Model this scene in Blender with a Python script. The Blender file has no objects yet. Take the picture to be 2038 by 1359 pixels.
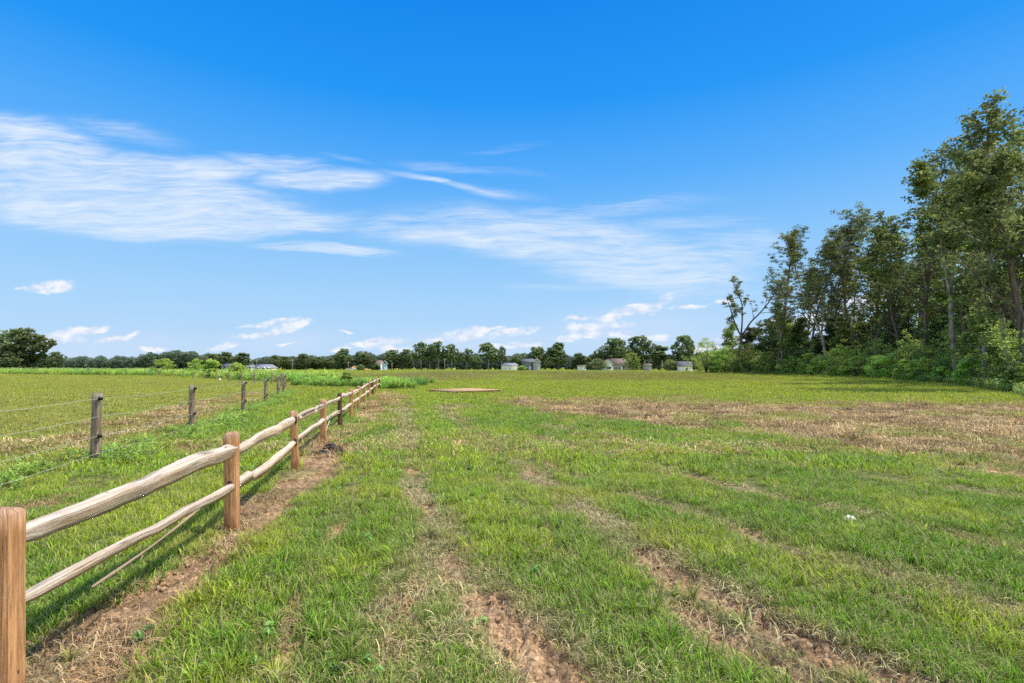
import bpy, math, random
import numpy as np

# ------------------------------------------------------------------ layout of the camera and the ground plane
F, CX, HY, EYE = 1019.0, 1019.0, 731.0, 1.55        # focal length / principal column / horizon row (pixels of the photo), eye height (m)
def gp(px, py):
    Y = EYE * F / (py - HY)
    return ((px - CX) / F * Y, Y)
def wx(px, Y): return (px - CX) / F * Y
def wz(py, Y): return EYE - (py - HY) * Y / F
R = math.radians
rng = np.random.default_rng(7)
scene = bpy.context.scene
root_col = scene.collection

# ------------------------------------------------------------------ noise
def _hash(ix, iy, seed):
    h = (ix.astype(np.int64) * 374761393 + iy.astype(np.int64) * 668265263 + seed * 974634777) & 0xFFFFFFFF
    h = ((h ^ (h >> 13)) * 1274126177) & 0xFFFFFFFF
    h = (h ^ (h >> 16)) & 0xFFFFFFFF
    return h / 4294967295.0
def vnoise(x, y, seed=0):
    x = np.asarray(x, float); y = np.asarray(y, float)
    ix = np.floor(x); iy = np.floor(y)
    fx = x - ix; fy = y - iy
    fx = fx * fx * (3 - 2 * fx); fy = fy * fy * (3 - 2 * fy)
    a = _hash(ix, iy, seed); b = _hash(ix + 1, iy, seed); c = _hash(ix, iy + 1, seed); d = _hash(ix + 1, iy + 1, seed)
    return a + (b - a) * fx + (c - a) * fy + (a - b - c + d) * fx * fy
def fbm(x, y, seed=0, octv=4, gain=0.5):
    s = 0; amp = 1; tot = 0
    for k in range(octv):
        s = s + amp * vnoise(x * 2 ** k + 17.3 * k, y * 2 ** k - 9.1 * k, seed + k); tot += amp; amp *= gain
    return s / tot
def sstep(a, b, x):
    t = np.clip((x - a) / (b - a), 0, 1); return t * t * (3 - 2 * t)

# ------------------------------------------------------------------ ground map (features given by where they lie on the plane)
def project(x, y):
    y = np.maximum(y, 0.6); return CX + F * x / y, HY + F * EYE / y
def seg_dist(px, py, pts):
    best = np.full(np.shape(px), 1e9)
    for (x0, y0), (x1, y1) in zip(pts[:-1], pts[1:]):
        dx, dy = x1 - x0, y1 - y0
        t = np.clip(((px - x0) * dx + (py - y0) * dy) / (dx * dx + dy * dy + 1e-9), 0, 1)
        best = np.minimum(best, np.hypot(px - x0 - t * dx, py - y0 - t * dy))
    return best
def in_poly(px, py, pts):
    ins = np.zeros(np.shape(px), bool); n = len(pts); j = n - 1
    for i in range(n):
        xi, yi = pts[i]; xj, yj = pts[j]
        c = ((yi > py) != (yj > py)) & (px < (xj - xi) * (py - yi) / (yj - yi + 1e-9) + xi)
        ins ^= c; j = i
    return ins
def poly_mask(px, py, pts, soft):
    d = seg_dist(px, py, pts + [pts[0]])
    sd = np.where(in_poly(px, py, pts), d, -d)
    return sstep(-soft, soft, sd)
def W(pts): return [gp(*p) for p in pts]
RUTS = [(W([(1150,1385),(1062,1290),(1003,1232),(960,1190)]), 0.165, 1.0),
        (W([(1830,1375),(1650,1292),(1540,1238),(1450,1185),(1370,1150),(1285,1092)]), 0.13, 1.0),
        (W([(1640,1372),(1570,1330),(1500,1290),(1440,1250),(1378,1210)]), 0.11, 1.)]
WORN = [(W([(960,1190),(890,1095),(845,1000),(818,900),(806,830),(802,790)]), 0.22, .95),
        (W([(800,1390),(795,1240),(830,1150),(870,1080)]), 0.16, .95),
        (W([(1285,1092),(1180,1022),(1085,962),(1005,905),(930,850),(880,810)]), 0.24, .95),
        (W([(2100,1000),(1600,930),(1300,885),(1080,850)]), 0.17, .7),
        (W([(2150,1120),(1650,1010),(1300,930),(1040,868)]), 0.18, .75),
        (W([(2150,1260),(1500,1060),(1250,985),(1000,880)]), 0.17, .7),
        (W([(560,1380),(640,1150),(720,960),(765,860)]), 0.12, .4),
        (W([(1380,1380),(1150,1120),(1000,960),(900,860)]), 0.12, .3)]
SPOTS = [(1085,965,.10,.06),(1190,988,.12,.05),(1530,1082,.12,.05),(1672,1168,.09,.05),(1815,1200,.07,.04),(1900,928,.45,.25),(1990,938,.35,.3),(1215,823,.5,.6),
         (905,810,.5,.5),(1120,822,.5,.4),(1300,815,.5,.5),(1020,802,.6,.5),(1690,818,.8,.5),(1830,812,.5,.5),(640,893,.35,.35),(665,905,.3,.2),(680,893,.3,.3)]
STRAW = [(985,796),(1150,797),(1300,794),(1480,800),(1620,806),(1800,803),(2120,806),(2200,965),(1900,918),(1700,892),(1500,862),(1320,848),(1150,832),(1040,808)]
DIRT = [(-160,1560),(170,1560),(255,1359),(345,1215),(470,1120),(565,1018),(625,962),(680,925),(712,897),(690,868),(640,862),(595,915),(530,975),(475,1005),(430,1085),(330,1130),(160,1215),(40,1300),(-120,1440)]
DIRT2 = [(0,1010),(120,985),(260,985),(250,1010),(120,1030),(0,1060)]
ENDTAN = [(690,880),(704,838),(716,815),(745,790),(775,780),(800,786),(775,812),(745,842),(715,868)]
PASTRAW = [(-200,930),(-200,895),(60,880),(200,848),(330,815),(430,790),(500,780),(560,775),(520,790),(450,808),(380,838),(200,880),(60,905)]
WEEDLINE = W([(-400,1010),(0,960),(120,930),(190,918),(300,880),(382,856),(484,822),(528,803),(553,789),(566,780)])
def in_pasture(x, y):
    # left of the wire fence, nearer than its far run
    px, py = project(x, y)
    edge = np.interp(y, [0, 4.3, 8.4, 12.5, 17.2, 21, 27, 34, 46], [-4.8, -5.8, -6.8, -7.8, -9.0, -10.1, -12.2, -14.6, -18.2])
    m = sstep(0.15, -0.15, x - edge)
    far = np.interp(x, [-110, -60, -24, -17], [124, 86, 50, 45])
    return m * sstep(0.5, -0.5, y - far)
def ground_map(x, y):
    """bare, worn, straw, pasture, farfield, tone for world points"""
    w1 = fbm(x * .9, y * .9, 11, 3) - .5; w2 = fbm(x * .9 + 40, y * .9, 12, 3) - .5
    f1 = fbm(x * 7, y * 7, 13, 4) - .5
    px, py = project(x, y)
    s = np.clip((py - HY) / 100, .04, 2)
    qx = px + w1 * 120 * s; qy = py + w2 * 45 * s + f1 * 25 * s
    bare = np.zeros_like(x); worn = np.zeros_like(x)
    for pts, wd, k in RUTS:
        d = seg_dist(x + w1 * .10, y + w2 * .10, pts) + f1 * .10
        bare = np.maximum(bare, k * sstep(wd * 1.5, wd * .7, d)); worn = np.maximum(worn, sstep(wd * 2.8, wd, d) * .8)
    for pts, wd, k in WORN:
        d = seg_dist(x + w1 * .35, y + w2 * .35, pts)
        patch = sstep(.30, .62, fbm(x * 1.7, y * 1.1, 21, 3))
        worn = np.maximum(worn, k * sstep(wd * 1.7, wd * .4, d) * (.35 + .65 * patch))
        bare = np.maximum(bare, sstep(.64, .76, fbm(x * 2.6, y * 1.7, 23, 3) + .16 * sstep(wd, 0, d)) * sstep(wd, wd * .3, d) * .8)
    for (sx, sy, rx, ry) in SPOTS:
        cx, cy = gp(sx, sy)
        d = np.hypot((x - cx) / rx, (y - cy) / ry) + f1 * 1.3 + w1 * .8
        bare = np.maximum(bare, sstep(1.15, .7, d)); worn = np.maximum(worn, sstep(2.2, .9, d) * .7)
    st = poly_mask(qx, qy, STRAW, 9)
    grn = sstep(.50, .68, fbm(x * .45, y * .30, 31, 3))
    straw = st * (1 - grn * .65)
    dt = poly_mask(px + w1 * 60, py + w2 * 40 + f1 * 40, DIRT, 14)
    straw = np.maximum(straw, dt * (.7 + .3 * sstep(.35, .6, fbm(x * 3, y * 3, 33, 3))))
    bare = np.maximum(bare, dt * sstep(.40, .55, fbm(x * 2.2, y * 2.2, 35, 4)) * .95)
    straw = np.maximum(straw, .7 * poly_mask(qx, qy, DIRT2, 12) * sstep(.4, .6, fbm(x * 3, y * 3, 36, 3)))
    straw = np.maximum(straw, .75 * poly_mask(qx, qy, ENDTAN, 8))
    straw = np.maximum(straw, .55 * poly_mask(px + w1 * 40, py + w2 * 16, PASTRAW, 6) * sstep(.3, .55, fbm(x * 1.6, y * 1.2, 37, 3)))
    bare = np.maximum(bare, st * sstep(.56, .68, fbm(x * 1.1, y * .9, 39, 4)) * .95)
    pas = in_pasture(x, y)
    # brown cropped stretch far ahead
    far = sstep(52, 66, y + 20 * w1) * sstep(190, 150, y) * sstep(-32, -20, x + .0 * y) * sstep(.33, .55, fbm(x * .05, y * .035, 41, 3) + .12)
    far = far * (1 - .85 * sstep(18, 60, x)) 
    far = np.maximum(far, .55 * sstep(95, 120, y) * sstep(-25, -10, x) * sstep(170, 140, y))
    return dict(bare=bare, worn=worn, straw=straw, pas=pas, far=far, dirt=dt, w1=w1, f1=f1)
def ground_z(x, y, g=None):
    if g is None: g = ground_map(x, y)
    d = np.hypot(x, y)
    z = .05 * (fbm(x * .35, y * .35, 51, 3) - .5) + .03 * (fbm(x * 1.7, y * 1.7, 52, 3) - .5)
    b = np.clip(g['bare'], 0, 1)
    z = z - .060 * b - .014 * g['worn']
    c = fbm(x * 9, y * 9, 55, 4)
    z = z + b * (.075 * np.abs(c - .5) * 2 + .028 * sstep(.54, .60, fbm(x * 15, y * 15, 57, 3)) - .015)
    z = z + np.clip(g['straw'], 0, 1) * .09 * (fbm(x * 2.2, y * 2.2, 58, 4) - .5) * sstep(6, 14, d) * 2
    for (mx, my, r, h) in MOUNDS:
        q = np.hypot(x - mx, (y - my) * 1.2) / r
        z = z + h * np.exp(-q * q * 1.6) * (.7 + .6 * fbm(x * 5, y * 5, 59, 3))
    return z * sstep(0.2, 1.0, d)
MOUNDS = [(*gp(1125, 823), .55, .16), (*gp(1040, 801), .5, .12), (*gp(1140, 803), .5, .10), (*gp(1800, 812), .7, .16), (*gp(1690, 817), .5, .12),
          (*gp(1910, 930), .4, .07), (*gp(1300, 812), .5, .12), (*gp(1410, 800), .6, .12)]
C = lambda r, g, b: np.array([r, g, b])
MUD, MUD_D = C(.45, .295, .165), C(.17, .105, .06)
STRAWC, STRAWD = C(.49, .36, .18), C(.23, .155, .08)
def mixc(a, b, t): return a * (1 - t[:, None]) + b * t[:, None]
def grass_color(x, y, g, n=None):
    """living-grass colour at world points"""
    n = len(x)
    t1 = fbm(x * .22, y * .22, 61, 3); t2 = fbm(x * 1.3, y * 1.3, 62, 3)
    lush = np.tile(C(.33, .505, .034), (n, 1))
    col = mixc(lush, np.tile(C(.235, .41, .036), (n, 1)), sstep(.45, .62, t1))
    col = mixc(col, np.tile(C(.47, .56, .05), (n, 1)), sstep(.45, .68, t2) * .7)
    d = np.hypot(x, y)
    col = mixc(col, np.tile(C(.43, .48, .042), (n, 1)), sstep(12, 34, d) * .75)           # yellower with distance
    col = mixc(col, np.tile(C(.46, .41, .17), (n, 1)), np.clip(g['worn'], 0, 1) * .75)
    col = mixc(col, np.tile(C(.42, .44, .075), (n, 1)), g['pas'] * (.55 + .45 * sstep(.35, .6, t1)) )
    col = mixc(col, np.tile(C(.26, .19, .09), (n, 1)), np.clip(g['far'], 0, 1) * .5)
    col = mixc(col, STRAWC[None], np.clip(g['straw'], 0, 1) * .7)
    return col

# ------------------------------------------------------------------ helpers for objects
def link(o, parent=None):
    root_col.objects.link(o)
    if parent is not None: o.parent = parent
    return o
def tag(o, label=None, cat=None, group=None, kind=None):
    if label: o['label'] = label
    if cat: o['category'] = cat
    if group: o['group'] = group
    if kind: o['kind'] = kind
    return o
def empty(name, loc, rz=0.0):
    o = bpy.data.objects.new(name, None); o.empty_display_size = .2
    o.location = loc; o.rotation_euler = (0, 0, rz); return link(o)
def mesh_np(name, V, faces, mat, attrs=None, uv=None, smooth=False):
    """faces: (n,k) array, or a list of such arrays"""
    V = np.asarray(V, np.float32)
    if isinstance(faces, np.ndarray): faces = [faces]
    faces = [np.asarray(f, np.int32) for f in faces if len(f)]
    me = bpy.data.meshes.new(name)
    me.vertices.add(len(V)); me.vertices.foreach_set('co', V.ravel())
    nl = sum(f.size for f in faces); nf = sum(len(f) for f in faces)
    me.loops.add(nl); me.loops.foreach_set('vertex_index', np.concatenate([f.ravel() for f in faces]))
    me.polygons.add(nf)
    tot = np.concatenate([np.full(len(f), f.shape[1], np.int32) for f in faces])
    st = np.concatenate([[0], np.cumsum(tot)[:-1]]).astype(np.int32)
    me.polygons.foreach_set('loop_start', st)
    if smooth: me.polygons.foreach_set('use_smooth', np.ones(nf, bool))
    if uv is not None:
        l = me.uv_layers.new(name='UVMap'); idx = np.concatenate([f.ravel() for f in faces])
        l.data.foreach_set('uv', np.asarray(uv, np.float32)[idx].ravel())
    for k, a in (attrs or {}).items():
        a = np.asarray(a, np.float32)
        if a.ndim == 1:
            at = me.attributes.new(k, 'FLOAT', 'POINT'); at.data.foreach_set('value', a)
        elif a.shape[1] == 3 and k != 'col':
            at = me.attributes.new(k, 'FLOAT_VECTOR', 'POINT'); at.data.foreach_set('vector', a.ravel())
        else:
            at = me.attributes.new(k, 'FLOAT_COLOR', 'POINT')
            a4 = np.ones((len(a), 4), np.float32); a4[:, :3] = a[:, :3]; at.data.foreach_set('color', a4.ravel())
    me.update(); me.validate()
    if mat: me.materials.append(mat)
    return me
class MB:
    """collects pieces of one part"""
    def __init__(s): s.V = []; s.Q = []; s.T = []; s.n = 0; s.uv = []
    def add(s, V, Q=(), T=(), uv=None):
        V = np.asarray(V, float)
        s.V.append(V); s.uv.append(np.zeros((len(V), 2)) if uv is None else np.asarray(uv, float))
        if len(Q): s.Q.append(np.asarray(Q, int) + s.n)
        if len(T): s.T.append(np.asarray(T, int) + s.n)
        s.n += len(V)
    def box(s, x0, x1, y0, y1, z0, z1):
        V = [(x, y, z) for z in (z0, z1) for y in (y0, y1) for x in (x0, x1)]
        s.add(V, [(0, 2, 3, 1), (4, 5, 7, 6), (0, 1, 5, 4), (2, 6, 7, 3), (0, 4, 6, 2), (1, 3, 7, 5)])
    def tube(s, pts, rad, sides=8, cap=True, uvlen=None):
        pts = np.asarray(pts, float); n = len(pts); rad = np.broadcast_to(rad, (n,))
        t = np.gradient(pts, axis=0); t /= np.linalg.norm(t, axis=1)[:, None] + 1e-9
        ref = np.array([0, 0, 1.]) if abs(t[0][2]) < .8 else np.array([1., 0, 0])
        a = np.cross(t, ref); a /= np.linalg.norm(a, axis=1)[:, None] + 1e-9
        b = np.cross(t, a)
        ang = np.linspace(0, 2 * math.pi, sides, endpoint=False)
        V = pts[:, None, :] + rad[:, None, None] * (np.cos(ang)[None, :, None] * a[:, None, :] + np.sin(ang)[None, :, None] * b[:, None, :])
        L = np.concatenate([[0], np.cumsum(np.linalg.norm(np.diff(pts, axis=0), axis=1))])
        uv = np.stack(np.broadcast_arrays(L[:, None], ang[None, :] / 6.283), -1).reshape(-1, 2)
        i = np.arange(n - 1)[:, None] * sides; j = np.arange(sides)[None, :]; k = (j + 1) % sides
        Q = np.stack([i + j, i + k, i + sides + k, i + sides + j], -1).reshape(-1, 4)
        V = V.reshape(-1, 3); T = []
        if cap:
            V = np.vstack([V, pts[0], pts[-1]]); uv = np.vstack([uv, [0, .5], [L[-1], .5]]); m = n * sides
            for q in range(sides): T.append((m, (q + 1) % sides, q)); T.append((m + 1, (n - 1) * sides + q, (n - 1) * sides + (q + 1) % sides))
        s.add(V, Q, T, uv)
    def mesh(s, name, mat, smooth=False, attrs=None):
        V = np.vstack(s.V); fs = []
        if s.Q: fs.append(np.vstack(s.Q))
        if s.T: fs.append(np.vstack(s.T))
        return mesh_np(name, V, fs, mat, attrs, np.vstack(s.uv), smooth)
    def build(s, name, mat, parent=None, smooth=False, attrs=None):
        return link(bpy.data.objects.new(name, s.mesh(name, mat, smooth, attrs)), parent)

# ------------------------------------------------------------------ materials
def new_mat(name):
    m = bpy.data.materials.new(name); m.use_nodes = True; nt = m.node_tree; nt.nodes.clear()
    return m, nt
class NT:
    def __init__(s, nt): s.nt = nt
    def n(s, typ, **kw):
        nd = s.nt.nodes.new(typ)
        for k, v in kw.items(): setattr(nd, k, v)
        return nd
    def l(s, a, b): s.nt.links.new(a, b)
    def put(s, sock, v):
        if isinstance(v, bpy.types.NodeSocket): s.l(v, sock)
        else: sock.default_value = v
    def math(s, op, a, b=None, c=None, clamp=False):
        nd = s.n('ShaderNodeMath', operation=op); nd.use_clamp = clamp
        for i, v in enumerate((a, b, c)):
            if v is not None: s.put(nd.inputs[i], v)
        return nd.outputs[0]
    def noise(s, vec, scale, detail=4, rough=.5, dist=0.0):
        nd = s.n('ShaderNodeTexNoise'); s.put(nd.inputs['Scale'], scale); nd.inputs['Detail'].default_value = detail
        nd.inputs['Roughness'].default_value = rough; nd.inputs['Distortion'].default_value = dist
        if vec is not None: s.l(vec, nd.inputs['Vector'])
        return nd.outputs['Fac']
    def mapr(s, v, a, b, c=0.0, d=1.0, smooth=True):
        nd = s.n('ShaderNodeMapRange'); nd.interpolation_type = 'SMOOTHSTEP' if smooth else 'LINEAR'
        s.put(nd.inputs[0], v)
        for i, q in enumerate((a, b, c, d)): nd.inputs[i + 1].default_value = q
        return nd.outputs[0]
    def mix(s, fac, a, b, blend='MIX'):
        nd = s.n('ShaderNodeMix', data_type='RGBA', blend_type=blend)
        s.put(nd.inputs[0], fac)
        for i, v in ((6, a), (7, b)):
            if isinstance(v, tuple): v = (*v, 1.0) if len(v) == 3 else v
            s.put(nd.inputs[i], v)
        return nd.outputs[2]
    def mapping(s, vec, scale=(1, 1, 1), loc=(0, 0, 0), rot=(0, 0, 0), typ='POINT'):
        nd = s.n('ShaderNodeMapping', vector_type=typ); s.l(vec, nd.inputs[0])
        nd.inputs['Location'].default_value = loc; nd.inputs['Rotation'].default_value = rot; nd.inputs['Scale'].default_value = scale
        return nd.outputs[0]
    def attr(s, name, typ='GEOMETRY'):
        return s.n('ShaderNodeAttribute', attribute_name=name, attribute_type=typ)
    def bsdf(s, col, rough=.8, spec=.3, bump=None, bstr=.5, bdist=.02, transl=0.0, tcol=None):
        p = s.n('ShaderNodeBsdfPrincipled'); s.put(p.inputs['Base Color'], (*col, 1) if isinstance(col, tuple) else col)
        s.put(p.inputs['Roughness'], rough); s.put(p.inputs['Specular IOR Level'], spec)
        if bump is not None:
            b = s.n('ShaderNodeBump'); b.inputs['Strength'].default_value = bstr; b.inputs['Distance'].default_value = bdist
            s.l(bump, b.inputs['Height']); s.l(b.outputs[0], p.inputs['Normal'])
        out = s.n('ShaderNodeOutputMaterial'); sh = p.outputs[0]
        if transl > 0:
            t = s.n('ShaderNodeBsdfTranslucent'); s.put(t.inputs[0], tcol if tcol is not None else col)
            m = s.n('ShaderNodeMixShader'); m.inputs[0].default_value = transl
            s.l(sh, m.inputs[1]); s.l(t.outputs[0], m.inputs[2]); sh = m.outputs[0]
        s.l(sh, out.inputs[0]); return p

def mat_plain(name, col, rough=.7, var=.25, scale=6.0, spec=.3, bump=.0):
    m, nt = new_mat(name); N = NT(nt)
    tc = N.n('ShaderNodeTexCoord').outputs['Object']
    f = N.noise(tc, scale, 5, .6)
    c = N.mix(f, tuple(q * (1 - var) for q in col), tuple(min(1, q * (1 + var)) for q in col))
    N.bsdf(c, rough, spec, f if bump else None, bump, .02); return m

def mat_ground():
    m, nt = new_mat('soil_and_turf'); N = NT(nt)
    pos = N.n('ShaderNodeNewGeometry').outputs['Position']
    col = N.attr('col').outputs['Color']; bare = N.attr('bare').outputs['Fac']
    n1 = N.noise(pos, 38, 6, .65); n2 = N.noise(pos, 5, 5, .6); n3 = N.noise(N.mapping(pos, (1, .35, 1)), .9, 6, .65)
    v = N.mapr(n1, .32, .68, .55, 1.4); v2 = N.mapr(n2, .3, .7, .7, 1.3); n5 = N.noise(pos, 14, 6, .7)
    v = N.math('MULTIPLY', v, N.mapr(n5, .35, .65, .62, 1.3)); v3 = N.math('MULTIPLY_ADD', n3, .9, .55)
    vv = N.math('MULTIPLY', N.math('MULTIPLY', v, v2), v3)
    vor = N.n('ShaderNodeTexVoronoi', feature='DISTANCE_TO_EDGE'); vor.inputs['Scale'].default_value = 13
    N.l(N.mix(.25, pos, N.n('ShaderNodeTexNoise').outputs['Color']), vor.inputs['Vector'])
    crack = N.mapr(vor.outputs['Distance'], 0.0, .07, .72, 1.0)
    crack = N.mix(bare, (1, 1, 1), crack)
    c = N.mix(1.0, col, N.mix(1.0, vv, crack, 'MULTIPLY'), 'MULTIPLY')
    h = N.math('ADD', N.math('ADD', N.math('MULTIPLY', n1, .4), n2), n5)
    N.bsdf(c, .95, .12, h, .9, .035); return m
def mat_blade(name, spec=.22, rough=.45, transl=.40):
    m, nt = new_mat(name); N = NT(nt)
    col = N.attr('col', 'INSTANCER').outputs['Color']; t = N.attr('tint').outputs['Fac']
    hue = N.attr('dry').outputs['Fac']
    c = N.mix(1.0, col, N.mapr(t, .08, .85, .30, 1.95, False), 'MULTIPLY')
    c = N.mix(hue, c, (.56, .47, .25))
    N.bsdf(c, rough, spec, transl=transl); return m
def mat_leaf(name, dark, mid, light, transl=.22, rough=.6, spec=.25):
    m, nt = new_mat(name); N = NT(nt)
    t = N.attr('tint').outputs['Fac']; rnd = N.n('ShaderNodeObjectInfo').outputs['Random']
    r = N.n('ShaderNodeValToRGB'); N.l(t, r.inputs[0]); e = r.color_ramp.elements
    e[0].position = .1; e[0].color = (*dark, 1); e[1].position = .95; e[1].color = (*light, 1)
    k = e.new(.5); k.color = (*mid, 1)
    hs = N.n('ShaderNodeHueSaturation'); N.l(r.outputs[0], hs.inputs['Color'])
    N.l(N.mapr(rnd, 0, 1, .485, .512, False), hs.inputs['Hue']); N.l(N.mapr(rnd, 0, 1, .8, 1.2, False), hs.inputs['Value'])
    N.bsdf(hs.outputs[0], rough, spec, transl=transl); return m
def mat_bark(name, dark, light, scale=6):
    m, nt = new_mat(name); N = NT(nt)
    tc = N.n('ShaderNodeTexCoord').outputs['Object']
    f = N.noise(N.mapping(tc, (1, 1, .18)), scale, 6, .65); g = N.noise(tc, 1.0, 3, .5)
    c = N.mix(N.mapr(f, .35, .65), dark, light); c = N.mix(1, c, N.mapr(g, .3, .7, .65, 1.15), 'MULTIPLY')
    N.bsdf(c, .9, .15, f, .8, .04); return m
def mat_wood(name, base, dark, warm, grain=60.0, warmk=.5, gdark=.8, grey=.34):
    """split or sawn timber, UV.x metres along the grain, UV.y around it"""
    m, nt = new_mat(name); N = NT(nt)
    uv = N.n('ShaderNodeUVMap').outputs[0]; rnd = N.n('ShaderNodeObjectInfo').outputs['Random']
    off = N.n('ShaderNodeCombineXYZ'); N.l(N.math('MULTIPLY', rnd, 37.0), off.inputs[0]); N.l(N.math('MULTIPLY', rnd, 11.0), off.inputs[1])
    add = N.n('ShaderNodeVectorMath', operation='ADD'); N.l(uv, add.inputs[0]); N.l(off.outputs[0], add.inputs[1]); p = add.outputs[0]
    g = N.noise(N.mapping(p, (2.2, grain, 1)), 1, 6, .65, .6)
    g2 = N.noise(N.mapping(p, (9, grain * 3.2, 1)), 1, 4, .6)
    b = N.noise(N.mapping(p, (2.5, 4, 1)), 1, 4, .6)
    c = N.mix(N.mapr(b, .42, .62), base, tuple(x * .4 + y * .6 for x, y in zip(base, warm)))
    c = N.mix(N.math('MULTIPLY', N.mapr(b, .55, .75), warmk), c, warm)
    c = N.mix(N.math('MULTIPLY', N.mapr(g, .60, .44), gdark), c, dark)
    c = N.mix(1.0, c, N.mapr(g2, .25, .75, .78, 1.18), 'MULTIPLY')
    vor = N.n('ShaderNodeTexVoronoi'); N.l(N.mapping(p, (3.3, 5, 1)), vor.inputs['Vector']); vor.inputs['Scale'].default_value = 1.6
    knot = N.mapr(vor.outputs['Distance'], .035, .075)
    c = N.mix(N.math('SUBTRACT', 1.0, knot), c, tuple(x * .22 for x in dark))
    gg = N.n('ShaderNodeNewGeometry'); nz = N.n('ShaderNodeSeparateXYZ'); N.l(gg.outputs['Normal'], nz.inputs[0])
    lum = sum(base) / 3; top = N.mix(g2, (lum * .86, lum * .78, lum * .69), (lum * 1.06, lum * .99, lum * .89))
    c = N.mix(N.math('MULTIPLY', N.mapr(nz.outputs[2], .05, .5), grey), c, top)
    ck = N.noise(N.mapping(p, (.7, 24, 1)), 1, 3, .5, .2)
    crk = N.mapr(N.math('ABSOLUTE', N.math('SUBTRACT', ck, .5)), .004, .022, .38, 1.0)
    crk = N.mix(N.mapr(b, .40, .5), crk, (1, 1, 1)); c = N.mix(1.0, c, crk, 'MULTIPLY')
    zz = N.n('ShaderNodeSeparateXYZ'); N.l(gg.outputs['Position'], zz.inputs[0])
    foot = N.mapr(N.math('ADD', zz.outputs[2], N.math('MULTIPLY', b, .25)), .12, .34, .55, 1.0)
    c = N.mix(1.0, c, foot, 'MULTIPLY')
    h = N.math('ADD', g, N.math('MULTIPLY', g2, .35))
    N.bsdf(c, .82, .2, h, 1.0, .012); return m
M = {}
M['ground'] = mat_ground()
M['blade'] = mat_blade('grass_blade'); M['strawblade'] = mat_blade('dry_blade', .2, .7, .1); M['weedleaf'] = mat_blade('weed_leaf', .3, .55, .35)
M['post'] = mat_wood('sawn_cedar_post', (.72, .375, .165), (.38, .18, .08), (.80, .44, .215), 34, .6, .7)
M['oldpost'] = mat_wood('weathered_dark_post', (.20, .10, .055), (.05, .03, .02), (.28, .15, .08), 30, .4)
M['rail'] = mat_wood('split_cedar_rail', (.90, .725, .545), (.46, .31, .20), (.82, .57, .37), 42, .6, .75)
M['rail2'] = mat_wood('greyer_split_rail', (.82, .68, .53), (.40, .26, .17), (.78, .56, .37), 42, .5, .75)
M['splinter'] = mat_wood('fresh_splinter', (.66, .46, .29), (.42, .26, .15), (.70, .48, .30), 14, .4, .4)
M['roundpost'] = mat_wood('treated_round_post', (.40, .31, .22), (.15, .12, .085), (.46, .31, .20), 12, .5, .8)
M['wire'] = mat_plain('white_fence_wire', (.55, .55, .50), .5, .1)
M['black'] = mat_plain('black_insulator', (.012, .012, .014), .35, .3)
M['char'] = mat_plain('charred_matter', (.012, .011, .014), .6, .5, 30, .4, .5)
M['white'] = mat_plain('white_scrap', (.78, .76, .72), .6, .1, 20)
M['stone'] = mat_plain('pale_stone', (.5, .45, .38), .9, .3, 10)
M['bark'] = mat_bark('grey_bark', (.19, .16, .13), (.47, .41, .34))
M['barkd'] = mat_bark('dark_bark', (.08, .06, .048), (.22, .17, .13))
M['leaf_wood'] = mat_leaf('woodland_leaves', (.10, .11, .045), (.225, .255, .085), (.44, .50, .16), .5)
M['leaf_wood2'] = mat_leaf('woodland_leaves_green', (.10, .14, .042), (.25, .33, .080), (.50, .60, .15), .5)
M['leaf_dark'] = mat_leaf('understorey_leaves', (.04, .064, .028), (.09, .14, .048), (.20, .28, .08), .38)
M['leaf_bright'] = mat_leaf('sapling_leaves', (.16, .26, .05), (.38, .54, .10), (.62, .78, .18), .5)
M['leaf_far'] = mat_leaf('far_tree_leaves', (.10, .14, .075), (.20, .26, .115), (.36, .44, .18), .4)
M['leaf_haze'] = mat_leaf('far_wood_leaves_hazed', (.12, .17, .14), (.17, .23, .165), (.24, .32, .20), .25)  # distance haze painted into the leaf colour as a blue-grey tint

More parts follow.
